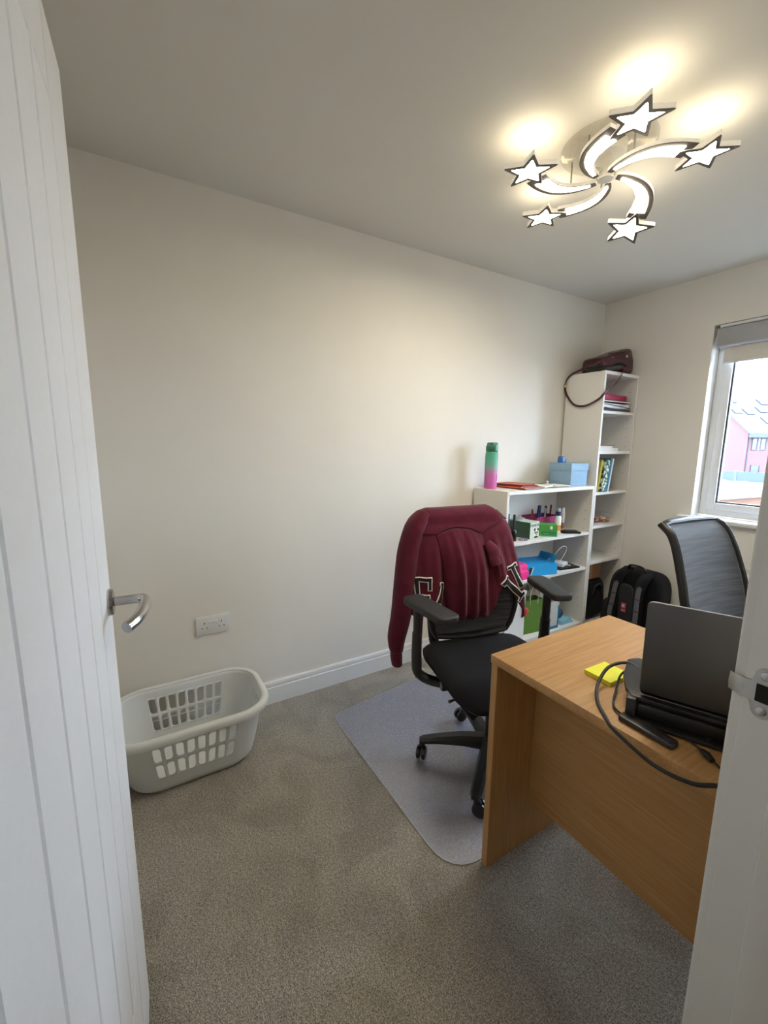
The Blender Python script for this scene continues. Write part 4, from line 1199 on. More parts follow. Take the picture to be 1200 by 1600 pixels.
obj('base', box(-0.065, 0.065, -0.115, 0.115, 0, 0.002), M_mag, kb_, smooth=False)
obj('rim', tube([(x, y, 0.106) for x, y in rrect(0.136, 0.236, 0.012, 4)], 0.003, 6, closed=True), M_mag, kb_)
pens = [((224, 104, 78), -0.085, 0.155), ((190, 70, 60), -0.070, 0.150), ((44, 60, 110), -0.020, 0.178), ((60, 90, 150), -0.005, 0.182), ((226, 228, 230), 0.022, 0.160), ((206, 208, 212), 0.034, 0.150), ((70, 20, 40), 0.058, 0.170), ((88, 24, 44), 0.076, 0.180), ((24, 26, 34), 0.096, 0.165)]
pl = ['coral pencil leaning at the left end of the magenta basket', 'dull red pencil beside the coral one in the magenta basket', 'navy marker in the magenta basket', 'blue marker beside the navy one in the magenta basket', 'white pen in the middle of the magenta basket', 'pale grey pen beside the white one in the magenta basket', 'dark maroon lip pencil in the magenta basket', 'tall maroon lip pencil at the back of the magenta basket', 'black pen at the right end of the magenta basket']
for k, (c, y, h) in enumerate(pens):
    p = tag(empty('pen', (0.095 + 0.02 * math.sin(k * 2.1), 2.395 + y, S1 + 0.0026)), pl[k], 'pen', 'pens in the magenta basket')
    p.rotation_euler = (R(-6 + 12 * hash01(k, 1)), R(-8 + 14 * hash01(k, 2)), 0)
    r_ = 0.007 if k in (2, 3) else 0.0055
    obj('barrel', lathe([(0, 0.004), (r_ * .5, 0.003), (r_, 0.014), (r_, h * 0.7), (0, h * 0.7)], 10), M_col('pen_%d_%d_%d' % c, c, 0.4), p)
    obj('cap', lathe([(0, h * 0.7), (r_ * 1.12, h * 0.7), (r_ * 1.12, h * 0.98), (0, h)], 10), M_col('pen_%d_%d_%d' % tuple(int(v * .8) for v in c), tuple(int(v * .8) for v in c), 0.4), p)
nb = [((0.235, 1.925), 0.175, 'tallest black nail varnish bottle at the left of the upper shelf'), ((0.245, 1.968), 0.168, 'black varnish bottle with a slim lid second from the left'), ((0.205, 1.995), 0.090, 'short black jar between the varnish bottles and the panda box')]
for (xy, h, lab) in nb:
    b = tag(empty('varnish_bottle', (xy[0], xy[1], S1)), lab, 'bottle', 'black bottles on the upper shelf')
    obj('glass', lathe([(0, 0), (0.017, 0), (0.019, 0.004), (0.019, h * 0.36), (0.012, h * 0.42), (0, h * 0.42)], 18), M_blackgloss, b)
    obj('lid', lathe([(0, h * 0.42), (0.0085, h * 0.42), (0.008, h * 0.98), (0.006, h), (0, h)], 16), M_black, b)
br_ = tag(empty('bracelet', (0.262, 2.040, S1)), 'lilac bead bracelet lying before the panda box', 'bracelet')
for k in range(14):
    a = 2 * PI * k / 14
    obj('bead', xf(blob(0.0055, 0.0055, 0.005, 1, 1, 8, 6), T(0.022 * math.cos(a), 0.030 * math.sin(a), 0.005)), M_col('lilac_bead', (150, 130, 160), 0.3), br_)

# -- middle shelf
S2 = 0.503 + 0.0004
def giftbag(name, label, loc, w, d, h, m, rz=0, handle=None, rot=None, hl=0.10, inside=None, rope=0.0022):
    t = tag(empty(name, loc, R(rz), rot), label, 'gift bag', 'paper bags on the low bookcase')
    th = 0.0012
    bm = boxes((-d / 2, -d / 2 + th, -w / 2, w / 2, 0, h), (d / 2 - th, d / 2, -w / 2, w / 2, 0, h), (-d / 2 + th, d / 2 - th, -w / 2, -w / 2 + th, 0, h), (-d / 2 + th, d / 2 - th, w / 2 - th, w / 2, 0, h), (-d / 2 + th, d / 2 - th, -w / 2 + th, w / 2 - th, 0, th))
    obj('bag_body', bm, m, t, smooth=False)
    obj('top_fold', boxes((d / 2, d / 2 + 0.0008, -w / 2, w / 2, h - 0.035, h), (-d / 2 - 0.0008, -d / 2, -w / 2, w / 2, h - 0.035, h)), m, t, smooth=False)
    if handle:
        for s in (-1, 1):
            obj('handle', tube([(s * d / 2, -w * .22, h - 0.03), (s * d / 2, -w * .21, h + hl * .45), (s * d * .45, -w * .10, h + hl * .92), (s * d * .42, 0.0, h + hl), (s * d * .45, w * .10, h + hl * .92), (s * d / 2, w * .21, h + hl * .45), (s * d / 2, w * .22, h - 0.03)], rope, 8, sub=5), handle, t)
    return t
M_bag_b = M_col('blue_bag_paper', (34, 156, 218), 0.5)
M_rope = M_col('white_rope', (226, 224, 218), 0.7)
gbag = giftbag('blue_gift_bag', 'bright blue paper gift bag lying on its side on the middle shelf', (0.165, 2.115, S2 + 0.037), 0.20, 0.07, 0.24, M_bag_b, rot=(R(-90), R(90), R(0)))
gbag.rotation_euler = (Matrix.Rotation(R(-12), 3, 'Z') @ Matrix(((0, 1, 0), (0, 0, 1), (1, 0, 0)))).to_euler()
gM = Matrix.Translation(gbag.location) @ gbag.rotation_euler.to_matrix().to_4x4()
obj('handle', tube([gM.inverted() @ Vector(p) for p in ((0.225, 2.335, 0.575), (0.235, 2.374, 0.600), (0.240, 2.430, 0.645), (0.240, 2.476, 0.662), (0.240, 2.512, 0.650), (0.240, 2.505, 0.615), (0.238, 2.455, 0.562), (0.232, 2.40, 0.545))], 0.0024, 8, sub=6), M_rope, gbag)
flap = obj('torn_flap', xf(grid(8, 4, lambda u, v: Vector((0.07 * (v - .5), 0.16 * (u - .5), 0.020 * math.sin(u * 3) + 0.030 * v))), Matrix()), M_bag_b, gbag, loc=(0.046, 0.0, 0.215), solid=0.001)
pk = [((0.232, 2.000, S2), 0.055, (236, 48, 138), 'lower hot pink box at the left of the middle shelf', 0), ((0.225, 1.995, S2 + 0.0556), 0.042, (240, 64, 150), 'upper hot pink box stacked at the left of the middle shelf', 5)]
for (loc, h, c, lab, rz) in pk:
    t = tag(empty('pink_box', loc, R(rz)), lab, 'box', 'hot pink boxes')
    m_ = M_col('pink_%d' % c[0], c, 0.5)
    obj('box_body', box(-0.060, 0.060, -0.075, 0.075, 0, h * 0.62, 0.001, 1), m_, t, smooth=False)
    obj('box_lid', box(-0.062, 0.062, -0.077, 0.077, h * 0.62, h, 0.0015, 1), M_col('pink_lid_%d' % c[0], tuple(min(255, v + 8) for v in c), 0.5), t, smooth=False)
cc = tag(empty('coiled_lead', (0.245, 2.130, S2)), 'coiled black and white lead beside the blue gift bag', 'cable')
coil = []
for k in range(60):
    a = k * 0.55
    coil.append((0.026 * math.cos(a) + 0.003 * math.sin(k), 0.032 * math.sin(a), 0.006 + 0.0009 * k))
obj('cord', tube(coil, 0.0035, 6), M_cable, cc)
obj('white_tie', tube([(0.030, -0.012, 0.012), (0.034, 0.0, 0.055), (0.020, 0.016, 0.062), (0.012, 0.02, 0.05)], 0.004, 8, sub=5), M_rope, cc)
tbx = tag(empty('tablet', (0.222, 2.520, S2), R(-8)), 'black tablet lying flat at the right of the middle shelf', 'tablet')
obj('slab', prism(rrect(0.125, 0.19, 0.010, 4), 0, 0.009, 0.002), M_blackgloss, tbx)
obj('glass', prism(rrect(0.115, 0.18, 0.006, 4), 0.009, 0.0093), M_blackgloss, tbx, smooth=False)
chg = tag(empty('white_charger', (0.205, 2.500, S2 + 0.0096), R(15)), 'white box shaped charger resting on the black tablet', 'charger')
obj('block', box(-0.040, 0.040, -0.045, 0.045, 0, 0.026, 0.005, 3), M_white, chg)
obj('lead', tube([(0.040, 0.0, 0.013), (0.062, 0.02, 0.006), (0.050, 0.05, 0.004), (0.02, 0.06, 0.004)], 0.0022, 6, sub=5), M_white, chg)

# -- bottom shelf
S3 = 0.092 + 0.0004
bf = tag(empty('file_box', (0.170, 2.000, S3)), 'white upright file box at the left of the bottom shelf', 'box')
obj('box_body', box(-0.10, 0.10, -0.090, 0.090, 0, 0.30, 0.002, 1), M_white, bf, smooth=False)
obj('box_lid', box(-0.104, 0.104, -0.093, 0.093, 0.30, 0.325, 0.002, 1), M_white, bf, smooth=False)
obj('ribbon_bow', xf(blob(0.010, 0.022, 0.036, 0.9, 0.9, 18, 12, lambda p: p * (1 + 0.28 * math.sin(90 * p.y + 70 * p.z))), T(0.112, 0.078, 0.185) @ Matrix.Rotation(R(25), 4, 'X')), M_col('red_ribbon', (206, 64, 54), 0.5), bf, label='crumpled red bow')
giftbag('green_gift_bag', 'green paper gift bag with pale handles on the bottom shelf', (0.215, 2.200, S3), 0.155, 0.075, 0.235, M_col('green_bag_paper', (86, 122, 40), 0.7), -6, M_rope, hl=0.09)
giftbag('tan_gift_bag', 'tan paper bag standing behind the green gift bag', (0.105, 2.310, S3), 0.15, 0.09, 0.262, M_col('tan_bag_paper', (176, 160, 138), 0.8), 4, M_rope, hl=0.085)
wg = giftbag('white_gift_bag', 'white paper bag with teal edges at the front of the bottom shelf', (0.225, 2.375, S3), 0.105, 0.11, 0.20, M_col('white_bag_paper', (206, 208, 206), 0.7), -3)
M_te = M_col('teal_print', (44, 120, 146), 0.6)
obj('edge_print', boxes((0.0551, 0.0556, 0.040, 0.0525, 0, 0.20), (0.0551, 0.0556, -0.0525, 0.040, 0, 0.022), (-0.055, 0.055, 0.0526, 0.0530, 0, 0.20)), M_te, wg, smooth=False)
fc = tag(empty('folded_cloth', (0.200, 2.545, S3)), 'pale blue folded cloth at the right of the bottom shelf', 'cloth')
M_fc = M_col('pale_blue_cloth', (136, 186, 204), 0.9)
for k in range(3):
    obj('fold', xf(prism(rrect(0.15 - 0.01 * k, 0.15 - 0.008 * k, 0.02, 4), 0.0002 + 0.008 * k, 0.0078 + 0.008 * k, 0.003), Rz(4 * k)), M_fc, fc)
gl_ = tag(empty('blue_pouch', (0.180, 2.535, S3 + 0.0245), R(25)), 'dark blue pouch lying on the pale blue cloth', 'pouch')
obj('pouch_body', xf(blob(0.045, 0.060, 0.022, 0.7, 0.6, 20, 12, lambda p: Vector((p.x, p.y, p.z * (1 + 0.4 * p.x / 0.045)))), T(0, 0, 0.024)), M_col('dark_blue_cloth', (38, 90, 124), 0.8), gl_)
obj('zip', tube([(0.036, -0.045, 0.036), (0.043, 0.0, 0.040), (0.036, 0.045, 0.036)], 0.003, 6, sub=4), M_black, gl_)

# ------------------------------------------------------------------ things on the tall bookcase
def tz(z): return z + 0.0004
s1, s2_, s3, s4 = tz(1.590), tz(1.317), tz(1.032), tz(0.792)
sheetpile('folder', 'dark grey folder lowest on the top shelf of the tall bookcase', 'folder', 'pile on the tall bookcase top shelf', 0.175, 2.890, s1, 0.22, 0.33, 0.016, 0, M_col('dark_grey_card', (70, 66, 76)))
pbg = tag(empty('plastic_bag', (0.178, 2.886, s1 + 0.0164)), 'folded white plastic bag in the pile on the tall bookcase', 'bag')
obj('bag_body', xf(blob(0.112, 0.165, 0.020, 0.35, 0.3, 30, 12, lambda p: Vector((p.x + 0.004 * math.sin(60 * p.y), p.y, p.z + 0.0025 * math.sin(70 * p.y + 40 * p.x)))), T(0, 0, 0.0225)), M_col('white_polythene', (222, 224, 230), 0.35), pbg)
obj('fold_edge', tube([(0.108, -0.14, 0.030), (0.113, -0.05, 0.024), (0.114, 0.06, 0.018), (0.110, 0.15, 0.010)], 0.003, 6, sub=5), M_col('dark_grey_card', (70, 66, 76)), pbg)
sheetpile('notebook', 'thin black notebook under the crimson box on the tall bookcase', 'notebook', 'pile on the tall bookcase top shelf', 0.176, 2.890, s1 + 0.0625, 0.215, 0.33, 0.012, 0, M_black, True)
rb_ = tag(empty('crimson_box', (0.180, 2.870, s1 + 0.0748)), 'crimson box topmost of the pile on the tall bookcase', 'box')
obj('box_body', box(-0.095, 0.095, -0.145, 0.145, 0, 0.042, 0.006, 3), M_col('crimson_card', (152, 24, 66), 0.5), rb_)
obj('seam_band', box(-0.0955, 0.0955, -0.1455, 0.1455, 0.024, 0.026), M_col('crimson_shade', (128, 18, 54)), rb_, smooth=False)
sheetpile('paper_stack', 'white stack of paper lying on the second shelf of the tall bookcase', 'papers', 'pile on the second shelf', 0.180, 2.835, s2_, 0.20, 0.24, 0.022, 0, M_paper)
sheetpile('notebook', 'white notebook on the paper stack of the second shelf', 'notebook', 'pile on the second shelf', 0.178, 2.815, s2_ + 0.0224, 0.19, 0.18, 0.012, 3, M_col('white_cover', (224, 220, 216)), True)
sheetpile('folder', 'thin brown folder topmost on the second shelf of the tall bookcase', 'folder', 'pile on the second shelf', 0.182, 2.820, s2_ + 0.0348, 0.18, 0.19, 0.005, -5, M_col('brown_card', (122, 84, 74)))
def patterned():
    m = bpy.data.materials.new('leafy_book_spine'); m.use_nodes = True
    nt = m.node_tree; b = nt.nodes['Principled BSDF']
    tc = nt.nodes.new('ShaderNodeTexCoord'); n = nt.nodes.new('ShaderNodeTexNoise'); n.inputs['Scale'].default_value = 42; n.inputs['Detail'].default_value = 2
    nt.links.new(tc.outputs['Object'], n.inputs['Vector'])
    cr = nt.nodes.new('ShaderNodeValToRGB'); e = cr.color_ramp.elements
    e[0].position = 0.42; e[0].color = lin((42, 56, 50)); e[1].position = 0.56; e[1].color = lin((222, 224, 214))
    q = e.new(0.50); q.color = lin((120, 160, 130))
    nt.links.new(n.outputs['Fac'], cr.inputs['Fac']); nt.links.new(cr.outputs['Color'], b.inputs['Base Color'])
    return m
M_leaf = patterned()
books = [(0.020, 0.226, 0.16, M_col('olive_cover', (158, 142, 44), 0.6), 'olive green book leaning at the left end of the tall bookcase shelf'),
         (0.014, 0.212, 0.15, M_col('tan_cover', (196, 160, 104), 0.6), 'tan book beside the olive one on the tall bookcase'),
         (0.050, 0.230, 0.17, M_leaf, 'thick white book with a leafy patterned spine on the tall bookcase'),
         (0.024, 0.236, 0.17, M_col('teal_cover', (28, 104, 130), 0.5), 'teal book beside the patterned one on the tall bookcase'),
         (0.016, 0.236, 0.17, M_col('white_book', (214, 218, 222), 0.6), 'white book between the teal and black ones on the tall bookcase'),
         (0.008, 0.238, 0.17, M_black, 'thin black book at the right end of the row')]
yb = 2.728
LEAN = 8.5
for (th, h, d, m_, lab) in books:
    t = tag(empty('book', (0.128, yb, s3 + 0.0002)), lab, 'book', 'books on the tall bookcase')
    t.rotation_euler = (R(-LEAN), 0, 0)
    obj('cover', boxes((0, d, 0, 0.0018, 0, h), (0, d, th - 0.0018, th, 0, h), (d - 0.002, d, 0.0018, th - 0.0018, 0, h)), m_, t, smooth=False)
    obj('pages', box(0.003, d - 0.002, 0.0019, th - 0.0019, 0.003, h - 0.003), M_paper, t, smooth=False)
    yb += th / math.cos(R(LEAN)) + 0.0006
# clear bag of bronze trinkets and a small bottle
M_cello = clear = bpy.data.materials.new('cellophane'); clear.use_nodes = True
nt = clear.node_tree; nt.nodes.remove(nt.nodes['Principled BSDF'])
tr = nt.nodes.new('ShaderNodeBsdfTransparent'); gl = nt.nodes.new('ShaderNodeBsdfGlossy'); gl.inputs['Roughness'].default_value = 0.15
mx = nt.nodes.new('ShaderNodeMixShader'); mx.inputs[0].default_value = 0.22
nt.links.new(tr.outputs[0], mx.inputs[1]); nt.links.new(gl.outputs[0], mx.inputs[2]); nt.links.new(mx.outputs[0], nt.nodes['Material Output'].inputs['Surface'])
cb = tag(empty('trinket_bag', (0.215, 2.930, s4)), 'clear bag of bronze trinkets on the tall bookcase', 'bag')
obj('film', xf(blob(0.058, 0.105, 0.036, 0.8, 0.7, 26, 14, lambda p: p * (1 + 0.10 * math.sin(70 * p.x + 50 * p.y + 40 * p.z))), T(0, 0, 0.038)), M_cello, cb, angle=10)
cols_ = [(190, 120, 86), (206, 150, 120), (150, 84, 62), (222, 196, 180), (176, 108, 80), (214, 170, 140)]
for k in range(9):
    obj('trinket', xf(blob(0.015, 0.018, 0.012, 0.9, 0.9, 12, 8), T(0.030 * math.sin(k * 2.4), -0.055 + 0.0145 * k, 0.0155 + 0.016 * (k % 2)) @ Rz(40 * k)), mat('bronze_bit_%d' % (k % 6), cols_[k % 6], 0.35, 0.3, var=0.2, vscale=90), cb)
rbt = tag(empty('brown_bottle', (0.200, 2.765, s4)), 'small red brown bottle with a white band beside the trinket bag', 'bottle')
obj('glass', lathe([(0, 0), (0.030, 0), (0.032, 0.004), (0.032, 0.055), (0.020, 0.07), (0.014, 0.075), (0.014, 0.088), (0, 0.088)], 20), M_col('red_brown_glass', (134, 74, 58), 0.3), rbt)
obj('band', lathe([(0.0324, 0.036), (0.0327, 0.037), (0.0327, 0.052), (0.0324, 0.053)], 20, cap=False), M_paper, rbt)
obj('lid', lathe([(0, 0.088), (0.017, 0.088), (0.017, 0.118), (0, 0.119)], 16), M_col('red_brown_lid', (150, 76, 60), 0.4), rbt)
# dark bag and brown carton in the bottom bay
S0 = 0.0625
kb2 = tag(empty('black_holdall', (0.168, 2.850, S0)), 'black soft bag pushed into the bottom bay of the tall bookcase', 'bag')
obj('bag_body', xf(blob(0.115, 0.135, 0.155, 0.4, 0.4, 28, 18, lambda p: Vector((p.x, p.y * (1 - 0.15 * max(0, p.z / 0.155)), p.z + 0.006 * math.sin(30 * p.y)))), T(0, 0, 0.157)), M_blackfab, kb2)
obj('handle', tube([(0.118, -0.05, 0.20), (0.124, -0.04, 0.265), (0.122, 0.03, 0.270), (0.118, 0.05, 0.20)], 0.008, 8, sub=5, flat=(1, .5)), M_black, kb2)
bx3 = tag(empty('brown_carton', (0.150, 2.800, S0 + 0.3135)), 'brown cardboard box on top of the black soft bag', 'box')
obj('carton', box(-0.09, 0.105, -0.095, 0.120, 0, 0.118, 0.001, 1), M_col('brown_cardboard', (146, 104, 66), 0.85), bx3, smooth=False)
obj('tape', box(-0.0905, 0.1056, -0.012, 0.012, 0.001, 0.1184), M_col('brown_tape', (160, 118, 78), 0.4), bx3, smooth=False)

# handbag on top of the tall bookcase
M_bag = mat('burgundy_leather', (62, 19, 29), 0.42, var=0.2, vscale=30, bump=0.15, bscale=120, spec=0.5)
M_bagd = mat('dark_leather', (26, 26, 25), 0.65, var=0.15, vscale=40)
M_gold = mat('pale_gold', (206, 184, 140), 0.3, 0.9, var=0.05)
zb = THH + 0.0006
hbg = tag(empty('handbag', (0.185, 2.885, zb)), 'burgundy leather handbag slumped on top of the tall bookcase', 'handbag')
def bagf(p):
    t = (p.y + 0.175) / 0.35                       # 0 at the near end, 1 at the far end
    z = p.z * (0.50 + 0.56 * t)
    x = p.x * (1 - 0.22 * max(0, p.z / 0.09))
    return Vector((x + 0.004 * math.sin(24 * p.y + 20 * p.z), p.y + 0.25 * (p.z + 0.095) * (t - .4) * .4, z + 0.095 * (0.50 + 0.56 * t) + 0.004 * math.sin(20 * p.y)))
obj('bag_body', blob(0.105, 0.170, 0.095, 0.26, 0.34, 44, 26, bagf), M_bag, hbg, angle=70)
obj('flap', xf(blob(0.085, 0.125, 0.020, 0.6, 0.5, 26, 10), T(0.040, -0.105, 0.036) @ Matrix.Rotation(R(8), 4, 'Y') @ Matrix.Rotation(R(10), 4, 'X')), M_bagd, hbg)
obj('handle', tube([(0.070, -0.165, 0.010), (0.100, -0.100, 0.050), (0.112, -0.02, 0.062), (0.108, 0.05, 0.050)], 0.007, 8, sub=6, flat=(1, .6)), M_bagd, hbg)
obj('top_seam', tube([(0.078, -0.12, 0.118), (0.086, -0.04, 0.135), (0.082, 0.05, 0.155), (0.076, 0.11, 0.166)], 0.0035, 6, sub=6), M_bag, hbg)
cl = obj('clasp', box(0.103, 0.109, 0.040, 0.062, 0.108, 0.124, 0.002), M_gold, hbg)
obj('stud', xf(lathe([(0, 0), (0.005, 0), (0.004, 0.003), (0, 0.004)], 12), T(0.106, -0.115, 0.092) @ Matrix.Rotation(R(90), 4, 'Y')), M_gold, hbg)
obj('ring', tube([(0.03 + 0.012 * math.cos(a), -0.172, 0.060 + 0.014 * math.sin(a)) for a in [2 * PI * k / 16 for k in range(16)]], 0.0022, 6, closed=True), M_gold, hbg)
ox, oy, oz = 0.185, 2.885, zb
W3 = lambda x, y, z: (x - ox, y - oy, z - oz)
obj('strap', tube([W3(0.245, 2.715, 1.918), W3(0.200, 2.690, 1.895), W3(0.120, 2.674, 1.872), W3(0.055, 2.664, 1.845), W3(0.024, 2.660, 1.800), W3(0.022, 2.660, 1.760), W3(0.048, 2.660, 1.700), W3(0.110, 2.660, 1.637), W3(0.195, 2.660, 1.626), W3(0.282, 2.661, 1.660), W3(0.318, 2.676, 1.700), W3(0.322, 2.78, 1.766), W3(0.318, 2.862, 1.852), W3(0.285, 2.88, 1.868)],
                  0.0075, 8, sub=7, flat=(1, 0.28), up=(0.15, 0.1, 1)), M_bag, hbg)
obj('buckle', box(0.015 - ox, 0.032 - ox, 2.655 - oy, 2.664 - oy, 1.765 - oz, 1.785 - oz, 0.002), M_gold, hbg)

# ------------------------------------------------------------------ backpack and shoe in the corner
bp_ = tag(empty('backpack', (0.540, 2.900, 0.0)), 'black backpack with grey shoulder straps against the far wall', 'backpack')
def bpf(p):
    t = (p.z + 0.26) / 0.52
    w = 1.0 - 0.16 * max(0, (t - 0.7) / 0.3) ** 2
    return Vector((p.x * w, p.y * (1.0 - 0.25 * t) + 0.05 * t, p.z + 0.2505))
obj('main_bag', blob(0.180, 0.130, 0.25, 0.34, 0.45, 44, 30, bpf), M_blackfab, bp_, angle=70)
M_web = mat('grey_webbing', (92, 92, 96), 0.85, var=0.08, vscale=200, bump=0.2, bscale=900)
for sx in (-1, 1):
    xs = [(0.075, 0.505, 0.015), (0.078, 0.470, -0.075), (0.078, 0.40, -0.118), (0.082, 0.30, -0.134), (0.088, 0.20, -0.146), (0.078, 0.10, -0.146)]
    so_ = obj('shoulder_strap', tube([(sx * a, y, z) for a, z, y in xs], 0.036, 10, sub=6, flat=(1, 0.28), up=(1, 0, 0)), M_blackfab, bp_)
    obj('webbing', tube([(sx * a, y - 0.0105, z) for a, z, y in xs[1:]], 0.0165, 8, sub=6, flat=(1, 0.16), up=(1, 0, 0)), M_web, so_)
    for zz_, yy_ in ((0.42, -0.116), (0.345, -0.137), (0.265, -0.148), (0.185, -0.158)):
        obj('bar_tack', box(sx * 0.081 - 0.018, sx * 0.081 + 0.018, yy_ - 0.006, yy_ + 0.004, zz_ - 0.003, zz_ + 0.003), M_black, so_, smooth=False)
obj('back_padding', xf(blob(0.052, 0.016, 0.19, 0.5, 0.5, 20, 14), T(0, -0.118, 0.24) @ Matrix.Rotation(R(5), 4, 'X')), mat('dark_spacer_mesh', (36, 36, 40), 0.9, var=0.2, vscale=300), bp_)
obj('grab_loop', tube([(-0.055, -0.02, 0.505), (-0.045, -0.03, 0.535), (0, -0.03, 0.542), (0.045, -0.03, 0.535), (0.055, -0.02, 0.505)], 0.012, 8, sub=5, flat=(1, .5)), M_black, bp_)
obj('patch', box(-0.016, 0.016, -0.150, -0.145, 0.235, 0.300, 0.001), M_col('red_patch', (150, 46, 62), 0.7), bp_, smooth=False)
obj('patch_print', boxes((-0.010, 0.010, -0.1512, -0.1502, 0.268, 0.290), (-0.013, 0.013, -0.1512, -0.1502, 0.242, 0.247)), M_col('patch_ink', (196, 160, 160), 0.7), bp_, smooth=False)
obj('side_pocket', xf(blob(0.05, 0.085, 0.12, 0.5, 0.5, 20, 14), T(-0.165, 0.01, 0.135)), mat('charcoal_nylon', (34, 35, 36), 0.7, var=0.1), bp_)
sh = tag(empty('grey_shoe', (0.345, 2.700, 0.0), R(80)), 'grey shoe on the carpet at the foot of the tall bookcase', 'shoe')
obj('sole', prism(round_poly([(-0.10, -0.028), (0.06, -0.036), (0.11, -0.01), (0.10, 0.03), (0.02, 0.032), (-0.10, 0.028)], [0.02] * 6), 0.0003, 0.016, 0.003), M_paper, sh)
obj('upper', xf(blob(0.100, 0.031, 0.034, 0.8, 0.8, 24, 14, lambda p: Vector((p.x, p.y, p.z * (1.25 if p.x < 0 else 0.9)))), T(0, 0, 0.044)), mat('grey_canvas', (140, 138, 134), 0.9, var=0.08, vscale=200), sh)

# ------------------------------------------------------------------ outside the window
def brick_mat(name, c1, c2, mortar, scale):
    m = bpy.data.materials.new(name); m.use_nodes = True
    nt = m.node_tree; b = nt.nodes['Principled BSDF']
    tc = nt.nodes.new('ShaderNodeTexCoord'); mp = nt.nodes.new('ShaderNodeMapping'); mp.inputs['Rotation'].default_value = (R(90), 0, 0)
    nt.links.new(tc.outputs['Object'], mp.inputs['Vector'])
    br = nt.nodes.new('ShaderNodeTexBrick'); br.inputs['Scale'].default_value = scale
    br.inputs['Color1'].default_value = lin(c1); br.inputs['Color2'].default_value = lin(c2); br.inputs['Mortar'].default_value = lin(mortar)
    br.inputs['Mortar Size'].default_value = 0.02
    sx_ = nt.nodes.new('ShaderNodeSeparateXYZ'); cx_ = nt.nodes.new('ShaderNodeCombineXYZ'); ax_ = nt.nodes.new('ShaderNodeMath'); ax_.operation = 'ADD'
    nt.links.new(tc.outputs['Object'], sx_.inputs[0]); nt.links.new(sx_.outputs['X'], ax_.inputs[0]); nt.links.new(sx_.outputs['Y'], ax_.inputs[1])
    nt.links.new(ax_.outputs[0], cx_.inputs['X']); nt.links.new(sx_.outputs['Z'], cx_.inputs['Y'])
    nt.links.new(cx_.outputs[0], br.inputs['Vector']); nt.links.new(br.outputs['Color'], b.inputs['Base Color'])
    b.inputs['Roughness'].default_value = 0.9
    return m
M_brick = brick_mat('red_brick', (92, 54, 55), (80, 47, 49), (104, 86, 86), 2.4)
M_slate = mat('pale_grey_tiles', (46, 53, 57), 0.6, var=0.12, vscale=3, stretch=(1, 1, 8))
M_dark = mat('dark_joinery', (30, 37, 52), 0.5, var=0.05)
M_wing = mat('window_reflection', (42, 47, 58), 0.15, var=0.1)
GZ = -2.7
struct('ground', box(-70, 40, D + 1.5, 110, GZ - 0.2, GZ), mat('grey_yard', (84, 80, 74), 0.95, var=0.1, vscale=0.6), smooth=False)
HA = math.atan2(0.89, 0.435)
hs = tag(empty('brick_house', (-13.7, 46.0, GZ), HA), 'red brick house with a pale tiled roof across the yard', 'house')
ev = 2.75 - GZ; gw = 9.0; hl_ = 13.0; rise = 3.6
bm = bmesh.new()
pts = [(0, 0, 0), (0, gw, 0), (0, gw, ev), (0, gw / 2, ev + rise), (0, 0, ev)]
a = [bm.verts.new(p) for p in pts]; b = [bm.verts.new((hl_, p[1], p[2])) for p in pts]
bm.faces.new(list(reversed(a))); bm.faces.new(b)
for i in range(5):
    j = (i + 1) % 5
    bm.faces.new((a[i], a[j], b[j], b[i]))
obj('walls', bm, M_brick, hs, smooth=False)
for s in (0, 1):
    y0, y1 = (-0.35, gw / 2) if s == 0 else (gw + 0.35, gw / 2)
    sl_ = rise / (gw / 2)
    z0 = ev - 0.35 * sl_; z1 = ev + rise
    bm = bmesh.new()
    v = [bm.verts.new(p) for p in ((-0.25, y0, z0 + 0.03), (hl_ + 0.25, y0, z0 + 0.03), (hl_ + 0.25, y1, z1 + 0.03), (-0.25, y1, z1 + 0.03), (-0.25, y0, z0 + 0.18), (hl_ + 0.25, y0, z0 + 0.18), (hl_ + 0.25, y1, z1 + 0.18), (-0.25, y1, z1 + 0.18))]
    for f in ((0, 1, 2, 3), (4, 5, 6, 7), (0, 1, 5, 4), (1, 2, 6, 5), (2, 3, 7, 6), (3, 0, 4, 7)):
        bm.faces.new([v[i] for i in f])
    ro = obj('roof_slope', bm, M_slate, hs, smooth=False)
    if s == 0:
        for (x, t) in ((0.6, 0.52), (1.7, 0.50), (1.2, 0.80), (3.2, 0.55), (4.2, 0.75), (2.6, 0.28), (5.4, 0.5)):
            yy = y0 + (y1 - y0) * t; zz_ = z0 + 0.19 + (z1 - z0) * t
            obj('skylight', xf(box(-0.35, 0.35, -0.45, 0.45, 0, 0.07), T(x, yy, zz_) @ Matrix.Rotation(math.atan(sl_), 4, 'X')), M_dark, ro, smooth=False)
obj('fascia', box(-0.27, hl_ + 0.27, -0.42, -0.34, ev - 0.52, ev - 0.20), M_dark, hs, smooth=False)
obj('soffit', box(-0.27, hl_ + 0.27, -0.34, 0.0, ev - 0.40, ev - 0.34), M_dark, hs, smooth=False)
obj('drainpipe', tube([(0.12, -0.06, 0), (0.12, -0.06, ev - 0.3)], 0.05, 8), M_dark, hs)
